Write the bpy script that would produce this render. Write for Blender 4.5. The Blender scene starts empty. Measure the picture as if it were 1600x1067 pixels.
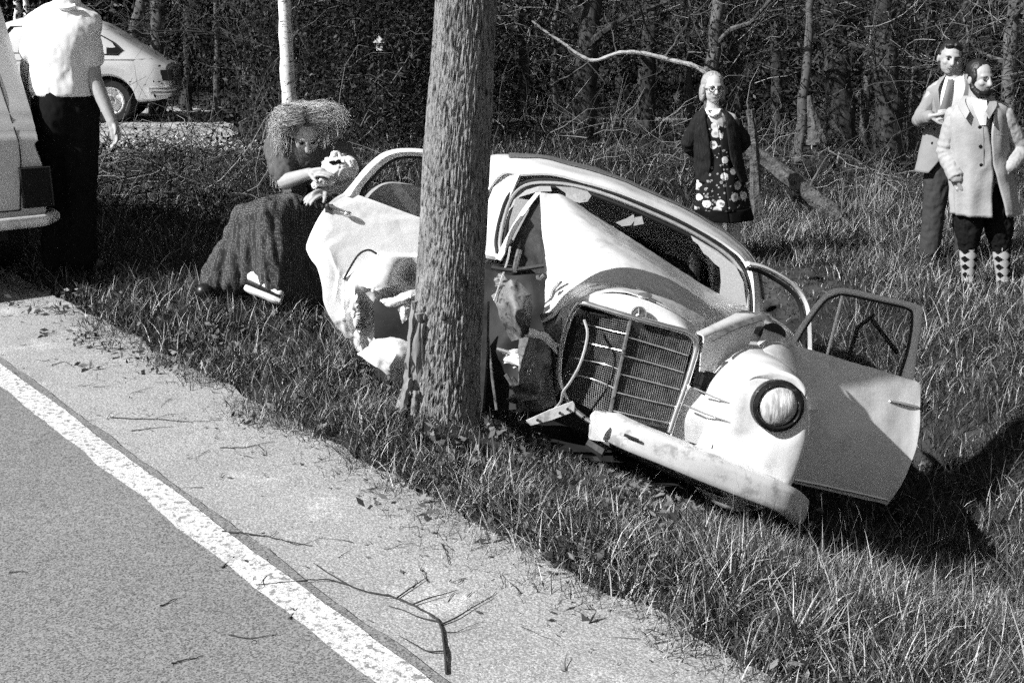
import bpy, math, random
import numpy as np
from mathutils import Vector, Matrix, noise as mnoise
R = math.radians
random.seed(7); rng = np.random.default_rng(11)
scene = bpy.context.scene
col = scene.collection

# ------------------------------------------------------------------ camera, sky, sun, exposure
F, CX, CY, HZ, CAMH = 1778., 800., 533.5, 20., 1.55          # 40 mm lens on a 1600 px wide frame, eye 1.55 m above the road
PITCH = math.atan((CY - HZ) / F)
cd = bpy.data.cameras.new('camera'); cam = bpy.data.objects.new('camera', cd); col.objects.link(cam)
cd.lens = 40.0; cd.sensor_width = 36.0; cd.clip_end = 900; cd.clip_start = .05
cam.location = (0, 0, CAMH); cam.rotation_euler = (math.pi / 2 - PITCH, 0, 0)
scene.camera = cam
SUN_EL, SUN_AZ = R(38), R(241)                               # azimuth clockwise from +Y: behind the camera, to its left
world = bpy.data.worlds.new('World'); scene.world = world; world.use_nodes = True
wn = world.node_tree; wn.nodes.clear()
sky = wn.nodes.new('ShaderNodeTexSky'); sky.sky_type = 'NISHITA'; sky.sun_disc = False
sky.sun_elevation = SUN_EL; sky.sun_rotation = SUN_AZ
bw = wn.nodes.new('ShaderNodeRGBToBW'); bg = wn.nodes.new('ShaderNodeBackground'); wo = wn.nodes.new('ShaderNodeOutputWorld')
bg.inputs['Strength'].default_value = .058
wn.links.new(sky.outputs[0], bw.inputs[0]); wn.links.new(bw.outputs[0], bg.inputs['Color']); wn.links.new(bg.outputs[0], wo.inputs[0])
sd = bpy.data.lights.new('sun', 'SUN'); so = bpy.data.objects.new('sun', sd); col.objects.link(so)
sd.energy = 5.0; sd.angle = R(.5); sd.color = (1, 1, 1)        # black-and-white film: no tint
tosun = Vector((math.sin(SUN_AZ) * math.cos(SUN_EL), math.cos(SUN_AZ) * math.cos(SUN_EL), math.sin(SUN_EL)))
so.rotation_euler = tosun.to_track_quat('Z', 'Y').to_euler(); so.location = (-8, -8, 12)
vs = scene.view_settings; vs.view_transform = 'Standard'; vs.look = 'None'; vs.gamma = 1; vs.exposure = .6; vs.use_curve_mapping = False

scene.cycles.use_denoising = False                            # keep the grain, as of fast film
scene.cycles.use_adaptive_sampling = True; scene.cycles.adaptive_threshold = .12; scene.cycles.adaptive_min_samples = 20

# ------------------------------------------------------------------ places in the scene
_c, _s = math.cos(PITCH), math.sin(PITCH)
def ray(px, py):
    x = (px - CX) / F; y = -(py - CY) / F
    return np.array([x, _c + y * _s, -_s + y * _c])
def at(px, py, d):                                            # point seen at px,py standing d metres in front of the camera
    return np.array([0, 0, CAMH]) + ray(px, py) * d
def on_ground(px, py, z=0.):
    r = ray(px, py); return np.array([0, 0, CAMH]) + r * ((z - CAMH) / r[2])
# the wreck's own frame: x to its left, y from nose to tail, z up
CM = np.array([[0.9825, 0.0267, 0.1843], [-0.0475, 0.9928, 0.1096], [-0.18, -0.1165, 0.9767]])
CT = np.array([0.3165, 4.333, -0.6253])
def car(x, y, z): return CM @ np.array([x, y, z]) + CT
def K(px, py, Y):                                             # point seen at px,py on the wreck's cross-section Y metres behind its nose
    r = ray(px, py); o = np.array([0, 0, CAMH]) - CT
    n = CM[:, 1]; return np.array([0, 0, CAMH]) + r * ((Y - n @ o) / (n @ r))
# along the road (v) and away from it (u)
def uv(x, y): return .768 * x + .64 * y, -.64 * x + .768 * y
def xy(u, v): return .768 * u - .64 * v, .64 * u + .768 * v
def sstep(a, b, t):
    t = np.clip((t - a) / (b - a), 0, 1); return t * t * (3 - 2 * t)
_pu = [-50, 1.75, 1.98, 2.2, 2.5, 2.75, 3.0, 3.3, 3.7, 4.2, 4.9, 5.6, 6.2, 6.8, 9, 14, 60]
_pz = [-.03, -.03, -.03, .0, -.05, -.14, -.25, -.42, -.68, -.95, -1.03, -.95, -.68, -.53, -.53, -.47, -.3]
def lump(x, y):
    return (np.sin(x * 5.1 + 1.3 * np.sin(y * 2.3)) * np.sin(y * 4.3 + 1.7 * np.sin(x * 1.9)) * .5 + np.sin(x * 1.7 + y * 1.1) * .5)
def tz(x, y):
    x = np.asarray(x, float); y = np.asarray(y, float)
    u, v = uv(x, y)
    ue = u - .7 * sstep(3.6, 5.4, v)
    w = 1 - sstep(7.2, 9.5, v) * (1 - sstep(13, 15, u))
    z = np.interp(ue, _pu, _pz)
    z = np.where(z < 0, z * w, z)
    z = np.where(u < 1.95, np.interp(u, _pu, _pz), z)
    z = z + .07 * np.exp(-((x + .27) ** 2 + (y - 4.3) ** 2) / .30 ** 2)
    return z + lump(x, y) * .03 * sstep(2.15, 2.9, u)
def ground(x, y): return float(tz(x, y))

# ------------------------------------------------------------------ object helpers
def tag(o, label=None, cat=None, group=None, kind=None):
    for k, v in (('label', label), ('category', cat), ('group', group), ('kind', kind)):
        if v: o[k] = v
    return o
def empty(name, loc, label=None, cat=None, group=None, rz=0):
    o = bpy.data.objects.new(name, None); col.objects.link(o); o.location = loc; o.rotation_euler.z = rz
    o.empty_display_size = .1
    o['_w'] = list(loc)
    return tag(o, label, cat, group)
def origin(parent):
    p = np.zeros(3)
    while parent is not None:
        p = p + np.array(parent.location); parent = parent.parent
    return p
def nrm(a):
    a = np.asarray(a, float); return a / (np.linalg.norm(a) + 1e-12)
def frame(d):
    d = nrm(d); a = np.array([0, 0, 1.]) if abs(d[2]) < .9 else np.array([0, 1., 0])
    x = nrm(np.cross(a, d)); return x, np.cross(d, x)
class MB:
    def __init__(s): s.v = []; s.f = []; s.m = []; s.n = 0
    def add(s, v, f, m=0):
        v = np.asarray(v, float).reshape(-1, 3); o = s.n
        s.v.append(v); s.n += len(v)
        for q in f: s.f.append(tuple(int(i) + o for i in q)); s.m.append(m)
    def box(s, c, h, rot=None, m=0):
        h = np.asarray(h, float)
        p = np.array([[x, y, z] for x in (-1, 1) for y in (-1, 1) for z in (-1, 1)]) * h
        if rot is not None: p = p @ np.asarray(rot).T
        s.add(p + np.asarray(c), [(0, 1, 3, 2), (4, 6, 7, 5), (0, 4, 5, 1), (2, 3, 7, 6), (0, 2, 6, 4), (1, 5, 7, 3)], m); return s
    def grid(s, P, m=0, closed=False, flip=False):
        P = np.asarray(P, float); a, b = P.shape[:2]; f = []
        for i in range(a - 1):
            for j in range(b if closed else b - 1):
                k = (j + 1) % b; q = (i * b + j, i * b + k, (i + 1) * b + k, (i + 1) * b + j)
                f.append(q[::-1] if flip else q)
        s.add(P.reshape(-1, 3), f, m); return s
    def sheet(s, P, t, m=0):                                   # a grid with thickness t
        P = np.asarray(P, float); a, b = P.shape[:2]
        du = np.gradient(P, axis=0); dv = np.gradient(P, axis=1)
        N = np.cross(du, dv); N /= (np.linalg.norm(N, axis=2, keepdims=True) + 1e-12)
        Q = P - N * t
        V = np.concatenate([P.reshape(-1, 3), Q.reshape(-1, 3)]); f = []; o = a * b
        for i in range(a - 1):
            for j in range(b - 1):
                q = (i * b + j, (i + 1) * b + j, (i + 1) * b + j + 1, i * b + j + 1)
                f.append(q); f.append(tuple(x + o for x in q[::-1]))
        rim = [i * b for i in range(a)] + [(a - 1) * b + j for j in range(1, b)] + [i * b + b - 1 for i in range(a - 2, -1, -1)] + [j for j in range(b - 2, 0, -1)]
        for i in range(len(rim)):
            p, q = rim[i], rim[(i + 1) % len(rim)]; f.append((q, p, p + o, q + o))
        s.add(V, f, m); return s
    def tube(s, pts, r, n=8, cap=True, m=0, flat=1., up=None, closed=False):
        pts = np.asarray(pts, float); k = len(pts)
        r = np.full(k, r) if np.isscalar(r) else np.asarray(r, float)
        rings = []; px = None
        for i in range(k):
            if closed: d = pts[(i + 1) % k] - pts[i - 1]
            else: d = pts[min(i + 1, k - 1)] - pts[max(i - 1, 0)]
            d = nrm(d)
            if up is not None: x = nrm(np.cross(np.asarray(up, float), d))
            elif px is None: x = frame(d)[0]
            else: x = nrm(px - d * (px @ d))
            px = x; y = np.cross(d, x)
            a = np.arange(n) / n * 2 * math.pi
            rings.append(pts[i] + r[i] * (np.cos(a)[:, None] * x + flat * np.sin(a)[:, None] * y))
        P = np.array(rings)
        if closed: P = np.concatenate([P, P[:1]])
        s.grid(P, m, True)
        if cap and not closed:
            o = s.n
            s.f.append(tuple(range(o - n * k, o - n * k + n))[::-1]); s.m.append(m)
            s.f.append(tuple(range(o - n, o))); s.m.append(m)
        return s
    def capsule(s, a, b, ra, rb, n=12, flat=1., up=None):
        a = np.asarray(a, float); b = np.asarray(b, float); d = b - a; L = np.linalg.norm(d) + 1e-9; d = d / L
        pts = []; rr = []
        for t in (-.98, -.8, -.45, 0): pts.append(a + d * ra * t); rr.append(ra * math.sqrt(1 - t * t))
        for t in (0, .45, .8, .98): pts.append(b + d * rb * t); rr.append(rb * math.sqrt(1 - t * t))
        if L < 1e-6: pts[3] = pts[3] - d * 1e-4
        return s.tube(pts, rr, n, flat=flat, up=up)
    def ell(s, c, r, rot=None, n=14, k=9, m=0):
        th = np.linspace(.02, math.pi - .02, k); a = np.arange(n) / n * 2 * math.pi
        P = np.stack([np.sin(th)[:, None] * np.cos(a), np.sin(th)[:, None] * np.sin(a), np.cos(th)[:, None] * np.ones(n)], 2) * np.asarray(r, float)
        if rot is not None: P = P @ np.asarray(rot).T
        P = P + np.asarray(c); o = s.n
        s.grid(P, m, True, True)
        s.f.append(tuple(range(o, o + n))); s.m.append(m); s.f.append(tuple(range(o + n * (k - 1), o + n * k))[::-1]); s.m.append(m)
        return s
    def limb(s, pts, rr, n=12, flat=1., up=None):
        for i in range(len(pts) - 1): s.capsule(pts[i], pts[i + 1], rr[i], rr[i + 1], n, flat, up)
        return s
    def lathe(s, prof, c, ax, n=24, m=0):                      # prof: (radius, along axis)
        x, y = frame(ax); d = nrm(ax); a = np.arange(n) / n * 2 * math.pi
        P = np.array([[np.asarray(c) + d * h + r * (math.cos(t) * x + math.sin(t) * y) for t in a] for r, h in prof])
        return s.grid(P, m, True)
    def plate(s, outline, t, nvec, m=0):                       # flat outline with thickness t along nvec
        p = np.asarray(outline, float); k = len(p); q = p + nrm(nvec) * t
        f = [tuple(range(k)), tuple(range(2 * k - 1, k - 1, -1))] + [((i + 1) % k, i, i + k, (i + 1) % k + k) for i in range(k)]
        s.add(np.concatenate([p, q]), f, m); return s
    def mesh(s, name):
        me = bpy.data.meshes.new(name)
        V = np.concatenate(s.v) if s.v else np.zeros((0, 3))
        me.from_pydata(V.tolist(), [], s.f); return me
    def build(s, name, mat, parent=None, smooth=True, label=None, angle=40, local=False):
        V = np.concatenate(s.v)
        if parent is not None and not local: V = V - origin(parent)
        me = bpy.data.meshes.new(name); me.from_pydata(V.tolist(), [], s.f)
        for x in (mat if isinstance(mat, (list, tuple)) else [mat]): me.materials.append(x)
        if isinstance(mat, (list, tuple)): me.polygons.foreach_set('material_index', s.m)
        return link(name, me, parent, smooth, label, angle)
def link(name, me, parent=None, smooth=True, label=None, angle=40):
    if smooth:
        me.polygons.foreach_set('use_smooth', [True] * len(me.polygons))
        if angle < 180: me.set_sharp_from_angle(angle=R(angle))
    me.update()
    o = bpy.data.objects.new(name, me); col.objects.link(o)
    if parent is not None: o.parent = parent
    if label: o['label'] = label
    return o
def fast(name, V, faces, mats, parent=None, fcol=None, mi=None, smooth=False):
    """V (n,3); faces (m,3) or (m,4) arrays or list of them."""
    if not isinstance(faces, list): faces = [faces]
    me = bpy.data.meshes.new(name)
    loops = np.concatenate([f.reshape(-1) for f in faces]).astype(np.int32)
    cnt = np.concatenate([np.full(len(f), f.shape[1], np.int32) for f in faces])
    st = np.concatenate([[0], np.cumsum(cnt)[:-1]]).astype(np.int32)
    me.vertices.add(len(V)); me.vertices.foreach_set('co', np.asarray(V, np.float32).reshape(-1))
    me.loops.add(len(loops)); me.loops.foreach_set('vertex_index', loops)
    me.polygons.add(len(cnt)); me.polygons.foreach_set('loop_start', st)
    for x in mats: me.materials.append(x)
    if mi is not None: me.polygons.foreach_set('material_index', np.asarray(mi, np.int32))
    if smooth: me.polygons.foreach_set('use_smooth', np.ones(len(cnt), bool))
    me.update(calc_edges=True)
    if fcol is not None:
        at_ = me.attributes.new('tone', 'FLOAT', 'POINT'); at_.data.foreach_set('value', np.asarray(fcol, np.float32))
    o = bpy.data.objects.new(name, me); col.objects.link(o)
    if parent is not None: o.parent = parent
    return o
def copy_tree(o, parent=None):
    c = o.copy(); col.objects.link(c)
    if parent is not None: c.parent = parent
    for ch in list(o.children): copy_tree(ch, c)
    return c
def cr(P, n):                                                  # Catmull-Rom through control points
    P = np.asarray(P, float); k = len(P)
    if k == 2: return P[0] + (P[1] - P[0]) * np.linspace(0, 1, n).reshape((-1,) + (1,) * (P.ndim - 1))
    E = np.concatenate([[2 * P[0] - P[1]], P, [2 * P[-1] - P[-2]]]); out = []
    for t in np.linspace(0, k - 1, n):
        i = min(int(t), k - 2); f = t - i; a, b, c, d = E[i:i + 4]
        out.append(.5 * (2 * b + (c - a) * f + (2 * a - 5 * b + 4 * c - d) * f * f + (3 * b - a - 3 * c + d) * f ** 3))
    return np.array(out)
def surf(ctrl, nu, nv):
    a = cr(np.asarray(ctrl, float), nu)
    return np.swapaxes(cr(np.swapaxes(a, 0, 1), nv), 0, 1)
def fbm(p, sc, octv=4, seed=0.):
    return mnoise.fractal(Vector((p[0] * sc + seed, p[1] * sc + seed * .7, p[2] * sc - seed)), .6, 2.1, octv)
def rumple(P, amp, sc, seed=0., ridge=False):                  # dents along the normals of a grid
    P = np.asarray(P, float)
    du = np.gradient(P, axis=0); dv = np.gradient(P, axis=1); N = np.cross(du, dv); N /= (np.linalg.norm(N, axis=2, keepdims=True) + 1e-12)
    out = P.copy()
    for i in range(P.shape[0]):
        for j in range(P.shape[1]):
            h = fbm(P[i, j], sc, 3, seed)
            if ridge: h = .35 - abs(h)
            a = amp[i, j] if isinstance(amp, np.ndarray) else amp
            out[i, j] += N[i, j] * h * a
    return out
def crush(P, amp, na, nb, seed):                                # sheet folded along sharp creases: coarse offsets, straight between
    P = np.asarray(P, float); g_ = np.random.default_rng(seed); A = g_.normal(0, 1, (na, nb)); a, b = P.shape[:2]
    du = np.gradient(P, axis=0); dv = np.gradient(P, axis=1); N = np.cross(du, dv); N /= (np.linalg.norm(N, axis=2, keepdims=True) + 1e-12)
    out = P.copy()
    for i in range(a):
        for j in range(b):
            x = i / (a - 1) * (na - 1.001); y = j / (b - 1) * (nb - 1.001); y = min(nb - 1.001, max(0, y + .35 * math.sin(x * 2 + seed))); i0, j0 = int(x), int(y); fx, fy = x - i0, y - j0
            if fx + fy < 1: h = A[i0, j0] + fx * (A[i0 + 1, j0] - A[i0, j0]) + fy * (A[i0, j0 + 1] - A[i0, j0])
            else: h = A[i0 + 1, j0 + 1] + (1 - fx) * (A[i0, j0 + 1] - A[i0 + 1, j0 + 1]) + (1 - fy) * (A[i0 + 1, j0] - A[i0 + 1, j0 + 1])
            out[i, j] += N[i, j] * h * amp
    return out
def blob(mb, voxel, smooth=4, fold=0, fsc=9., seed=0., fz=1.):
    """One continuous skin round overlapping shapes."""
    me = mb.mesh('tmp'); o = bpy.data.objects.new('tmp', me); col.objects.link(o)
    m = o.modifiers.new('r', 'REMESH'); m.mode = 'VOXEL'; m.voxel_size = voxel; m.use_smooth_shade = True
    s = o.modifiers.new('s', 'SMOOTH'); s.factor = .5; s.iterations = smooth
    dg = bpy.context.evaluated_depsgraph_get(); dg.update()
    out = bpy.data.meshes.new_from_object(o.evaluated_get(dg)); bpy.data.objects.remove(o); bpy.data.meshes.remove(me)
    if fold:
        n = len(out.vertices); co = np.empty(n * 3); no = np.empty(n * 3)
        out.vertices.foreach_get('co', co); out.vertices.foreach_get('normal', no)
        co = co.reshape(-1, 3); no = no.reshape(-1, 3)
        h = np.array([.3 - abs(fbm((p[0] * 1.5, p[1] * 1.5, p[2] * fz), fsc, 3, seed)) for p in co])
        co += no * (h * fold)[:, None]; out.vertices.foreach_set('co', co.reshape(-1))
    out.materials.clear()
    return out
def skin(name, mb, mat, parent, voxel=.01, smooth=4, fold=0, fsc=9., seed=0., label=None, fz=1.):
    me = blob(mb, voxel, smooth, fold, fsc, seed, fz); me.materials.append(mat)
    if parent is not None: me.transform(Matrix.Translation(Vector(-origin(parent))))
    return link(name, me, parent, True, label, 180)

# ------------------------------------------------------------------ materials (greys: the place as black-and-white film sees it)
def mat(name, base=.3, var=0., scale=8., rough=.6, metal=0., bump=0., bscale=None, coat=0., detail=6, tone=False, stretch=None, alpha=1., spots=None, spec=.5, grain=None):
    m = bpy.data.materials.new(name); m.use_nodes = True; nt = m.node_tree; n = nt.nodes; L = nt.links
    b = n['Principled BSDF']; b.inputs['Roughness'].default_value = rough; b.inputs['Metallic'].default_value = metal
    b.inputs['Specular IOR Level'].default_value = spec
    if coat: b.inputs['Coat Weight'].default_value = coat; b.inputs['Coat Roughness'].default_value = .08
    b.inputs['Base Color'].default_value = (base, base, base, 1)
    tc = n.new('ShaderNodeTexCoord'); vec = tc.outputs['Object']
    if stretch:
        mp = n.new('ShaderNodeMapping'); mp.inputs['Scale'].default_value = stretch; L.new(vec, mp.inputs[0]); vec = mp.outputs[0]
    val = None
    if var:
        nz = n.new('ShaderNodeTexNoise'); nz.inputs['Scale'].default_value = scale; nz.inputs['Detail'].default_value = detail; nz.inputs['Roughness'].default_value = .65
        L.new(vec, nz.inputs['Vector'])
        mr = n.new('ShaderNodeMapRange'); mr.inputs[1].default_value = .3; mr.inputs[2].default_value = .7
        mr.inputs[3].default_value = max(base - var, 0.004); mr.inputs[4].default_value = base + var; L.new(nz.outputs[0], mr.inputs[0]); val = mr.outputs[0]
    if tone:
        a = n.new('ShaderNodeAttribute'); a.attribute_name = 'tone'; val = a.outputs['Fac']
    if spots:                                                  # (value, scale, threshold low, threshold high): dirt or flecks
        for (sv, ss, lo, hi) in spots:
            nz = n.new('ShaderNodeTexNoise'); nz.inputs['Scale'].default_value = ss; nz.inputs['Detail'].default_value = 8; nz.inputs['Roughness'].default_value = .7
            L.new(vec, nz.inputs['Vector'])
            mr = n.new('ShaderNodeMapRange'); mr.inputs[1].default_value = lo; mr.inputs[2].default_value = hi; L.new(nz.outputs[0], mr.inputs[0])
            mx = n.new('ShaderNodeMix'); mx.inputs[3].default_value = sv; L.new(mr.outputs[0], mx.inputs[0])
            if val is None: mx.inputs[2].default_value = base
            else: L.new(val, mx.inputs[2])
            val = mx.outputs[0]
    if grain:                                                  # loose grains of stone: (cells per metre, darkest, brightest factor)
        vo = n.new('ShaderNodeTexVoronoi'); vo.inputs['Scale'].default_value = grain[0]; L.new(tc.outputs['Object'], vo.inputs['Vector'])
        sp = n.new('ShaderNodeSeparateColor'); L.new(vo.outputs['Color'], sp.inputs[0]); pw_ = n.new('ShaderNodeMath'); pw_.operation = 'POWER'; pw_.inputs[1].default_value = grain[3] if len(grain) > 3 else 1.; L.new(sp.outputs[0], pw_.inputs[0])
        mr = n.new('ShaderNodeMapRange'); mr.inputs[3].default_value = grain[1]; mr.inputs[4].default_value = grain[2]; L.new(pw_.outputs[0], mr.inputs[0])
        mu = n.new('ShaderNodeMath'); mu.operation = 'MULTIPLY'; L.new(mr.outputs[0], mu.inputs[0]); mu.inputs[1].default_value = base
        if val is not None: L.new(val, mu.inputs[1])
        val = mu.outputs[0]
    if val is not None:
        cb = n.new('ShaderNodeCombineColor'); [L.new(val, cb.inputs[i]) for i in range(3)]; L.new(cb.outputs[0], b.inputs['Base Color'])
    if bump:
        nz = n.new('ShaderNodeTexNoise'); nz.inputs['Scale'].default_value = bscale or scale * 2; nz.inputs['Detail'].default_value = 6; L.new(vec, nz.inputs['Vector'])
        bp = n.new('ShaderNodeBump'); bp.inputs['Strength'].default_value = bump; bp.inputs['Distance'].default_value = .02; L.new(nz.outputs[0], bp.inputs['Height']); L.new(bp.outputs[0], b.inputs['Normal'])
    return m
def glass(name, tint=.5, opac=.25):
    m = bpy.data.materials.new(name); m.use_nodes = True; nt = m.node_tree; n = nt.nodes; L = nt.links
    b = n['Principled BSDF']; b.inputs['Base Color'].default_value = (tint, tint, tint, 1); b.inputs['Roughness'].default_value = .05
    tr = n.new('ShaderNodeBsdfTransparent'); tr.inputs[0].default_value = (.85, .85, .85, 1); mx = n.new('ShaderNodeMixShader')
    fr = n.new('ShaderNodeLayerWeight'); fr.inputs[0].default_value = .12; ad = n.new('ShaderNodeMath'); ad.operation = 'ADD'; ad.inputs[1].default_value = opac; ad.use_clamp = True
    L.new(fr.outputs[0], ad.inputs[0]); L.new(ad.outputs[0], mx.inputs[0]); L.new(tr.outputs[0], mx.inputs[1]); L.new(b.outputs[0], mx.inputs[2])
    L.new(mx.outputs[0], n['Material Output'].inputs[0]); return m
M = {}
M['paint'] = mat('car_paint', .78, .05, 3, .32, coat=.4, bump=.04, bscale=60, spots=[(.18, 90, .645, .72), (.45, 9, .52, .8), (.10, 260, .68, .72)])
M['paint2'] = mat('pale_car_paint', .62, .03, 3, .3, coat=.5)
M['under'] = mat('bare_sheet_metal', .17, .10, 14, .6, .2, bump=.3, spots=[(.03, 26, .54, .62)])
M['chrome'] = mat('chrome', .75, .1, 20, .22, .9)
M['bumper'] = mat('dulled_bumper_steel', .80, .12, 6, .38, .25, spots=[(.45, 11, .52, .62), (.12, 60, .64, .7)], bump=.05)
M['rubber'] = mat('black_rubber', .012, .006, 20, .7)
M['dark'] = mat('dark_grime', .012, .008, 12, .75)
M['iron'] = mat('oily_iron', .05, .035, 10, .55, .3, bump=.2)
M['mesh'] = mat('grille_wire', .2, .1, 30, .4, .5)
M['trim'] = mat('bright_trim', .7, .1, 30, .3, .6)
M['roofgrey'] = mat('dark_grey_sheet', .13, .05, 40, .7, bump=.2, bscale=80, spots=[(.05, 120, .56, .62)])
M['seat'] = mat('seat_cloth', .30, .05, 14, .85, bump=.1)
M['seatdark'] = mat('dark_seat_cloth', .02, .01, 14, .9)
M['glass'] = glass('window_glass', .04, .12)
M['shard'] = mat('crazed_glass', .40, .06, 120, .35, spots=[(.6, 160, .5, .7)])
M['lens'] = mat('headlight_painted_glints', .50, .30, 30, .12, .0, bump=.2, bscale=70, stretch=(1.8, 1, .35), coat=1., spots=[(.9, 18, .56, .62)])  # bright patches and streaks painted into the lens colour in place of reflections
M['reflector'] = mat('silvered_reflector', .85, .1, 60, .38, .35, bump=.15, bscale=90)
M['lensglass'] = glass('clear_lens', .7, .06)
M['tail'] = mat('dark_tail_lamp', .008, .003, 20, .3, spec=.2)
def on_plane(px, py, Y):                                       # point seen at px,py at world depth y = Y
    r = ray(px, py); return np.array([0, 0, CAMH]) + r * (Y / r[1])

# ------------------------------------------------------------------ ground, road, verge
M['soil'] = mat('turf_soil', .035, .02, 5, .95, bump=.4, bscale=30)
M['asphalt'] = mat('worn_asphalt', .215, .03, 1.1, .9, spots=[(.12, 2.2, .60, .95), (.16, 30, .60, .75)], spec=.25, grain=(250, .3, 1.5, .9))
M['shoulder'] = mat('sandy_shoulder', .34, .05, 1.6, .95, spots=[(.16, 3.2, .60, .85), (.62, 2.4, .56, .78), (.2, 45, .63, .7)], spec=.15, grain=(260, .65, 1.55, 1.5), bump=.3, bscale=120)
M['line'] = mat('road_line_paint', .66, .08, 6, .8, bump=.2, bscale=120, spots=[(.26, 46, .53, .57), (.26, 9, .60, .68), (.22, 150, .58, .62)], spec=.2, grain=(230, .7, 1.25))
M['gravel'] = mat('pale_gravel', .34, .10, 1.2, .95, bump=.4, bscale=60, spots=[(.06, 2.2, .53, .62), (.05, 9, .56, .62)], grain=(60, .4, 1.7))
M['stone'] = mat('broken_stone', .5, .18, 9, .9, bump=.3)
M['track'] = mat('woodland_track', .36, .06, 3, .95, spots=[(.05, 2.2, .52, .62)])
M['grass'] = mat('grass_blades', tone=True, rough=.55, spec=.35)
M['bark'] = mat('grey_bark', .27, .08, 26, .9, stretch=(1, 1, .25), bump=.9, bscale=130, spots=[(.07, 16, .60, .75), (.05, 75, .535, .60)], spec=.25)
M['bark2'] = mat('dark_bark', .05, .03, 14, .9, stretch=(1, 1, .2), bump=.5, spec=.2)
M['bark3'] = mat('pale_bark', .10, .06, 10, .9, stretch=(1, 1, .3), bump=.4, spec=.2)
M['birch'] = mat('birch_bark', .72, .07, 6, .7, stretch=(1, 1, 3), spots=[(.02, 15, .57, .60)])
M['torn'] = mat('torn_bark', .21, .07, 40, .9, stretch=(1, 1, .12), bump=.4)
M['twig'] = mat('dry_twigs', tone=True, rough=.85, spec=.2)
M['stick'] = mat('fallen_twig', .03, .015, 20, .9)
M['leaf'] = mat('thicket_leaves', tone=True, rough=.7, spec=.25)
M['wood'] = mat('weathered_wood', .10, .06, 14, .9, bump=1., bscale=45, spots=[(.02, 22, .54, .6)])
M['white'] = mat('white_paint', .75, .08, 9, .6)

gx = np.unique(np.concatenate([np.arange(-6, 7.01, .1), np.arange(-16, 16.1, .5), np.linspace(-60, 60, 41), np.linspace(-420, 420, 22)]))
gy = np.unique(np.concatenate([np.arange(1, 12.01, .1), np.arange(-8, 30.1, .5), np.linspace(-30, 80, 34), np.linspace(-300, 520, 22)]))
X, Y = np.meshgrid(gx, gy, indexing='ij'); Z = tz(X, Y)
g = MB(); g.grid(np.stack([X, Y, Z], 2)); tag(g.build('ground', M['soil'], angle=180), kind='structure')
def strip(name, m, u0, u1, v0, v1, z, nu, nv, jit=0., jseed=0, zfun=None):
    us = np.linspace(u0, u1, nu); vs_ = np.concatenate([np.linspace(-300, v0, 6)[:-1], np.linspace(v0, v1, nv), np.linspace(v1, 300, 6)[1:]])
    P = np.zeros((nu, len(vs_), 3))
    for j, v in enumerate(vs_):
        for i, u in enumerate(us):
            e = 0
            if jit and i in (0, nu - 1): e = jit * (mnoise.fractal(Vector((v * 3, i * 7.1 + jseed, 0)), .8, 2.2, 5))
            x, y = xy(u + e, v); P[i, j] = (x, y, z)
    b = MB(); b.grid(P); return tag(b.build(name, m, angle=180), kind='structure')
strip('road', M['asphalt'], -6.2, 1.425, -3, 12, 0.0, 3, 300, .012, 1)
strip('road_shoulder', M['shoulder'], 1.33, 2.05, -3, 12, -.006, 3, 300, .05, 5)
strip('road_edge_line', M['line'], 1.287, 1.392, -3, 12, .004, 3, 1500, .009, 9)
# yard behind, where the far car stands
xs = np.linspace(-16, -3.0, 40); ys = np.linspace(12.6, 19.5, 26)
P = np.array([[(x + .5 * mnoise.noise(Vector((y, 0, 1))) - (0 if i < 30 else (y - 12.6) * .03 * (i - 30)), y + .5 * mnoise.noise(Vector((x * .7, 3, 0))), 0) for y in ys] for i, x in enumerate(xs)])
P[:, :, 2] = tz(P[:, :, 0], P[:, :, 1]) + .025
b = MB(); b.grid(P); tag(b.build('gravel_yard', M['gravel'], angle=180), kind='structure')
# track through the wood on the right
P = np.array([[(x, 16.9 + .25 * w + .25 * math.sin(x * .3), 0) for w in np.linspace(-1, 1, 5)] for x in np.linspace(-.5, 40, 80)])
P[:, :, 2] = tz(P[:, :, 0], P[:, :, 1]) + .05
b = MB(); b.grid(P, flip=False); tag(b.build('woodland_track', M['track'], angle=180), kind='structure')

# ------------------------------------------------------------------ the tree that was hit
tl = empty('roadside_tree', on_plane(693, 655, 4.35), 'thick grey barked roadside tree that the wrecked white car is wrapped round', 'tree')
ax_px = [(690, 760, .17), (691, 700, .162), (692, 655, .154), (693.5, 610, .146), (697, 560, .141), (703, 460, .136), (705.5, 400, .134), (713, 260, .128), (718, 180, .124), (723, 90, .119), (728.5, 0, .1155), (733, -80, .112)]
pts = [on_plane(a, b, 4.35) for a, b, r in ax_px]; rad = [r for _, _, r in ax_px]
pts += [pts[-1] + np.array([.07 * k, .03 * k, 1.1 * k]) for k in (1, 2, 3, 4)]; rad += [.108, .10, .09, .075]
zs = np.array([p[2] for p in pts]); o_ = np.argsort(zs); PX = np.array(pts)[o_]; RR = np.array(rad)[o_]; zs = zs[o_]
zl = np.concatenate([np.linspace(zs[0], 1.85, 420), np.linspace(1.9, zs[-1], 30)])
NA = 300; th = np.arange(NA) / NA * 2 * math.pi; P = np.zeros((len(zl), NA, 3))
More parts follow.
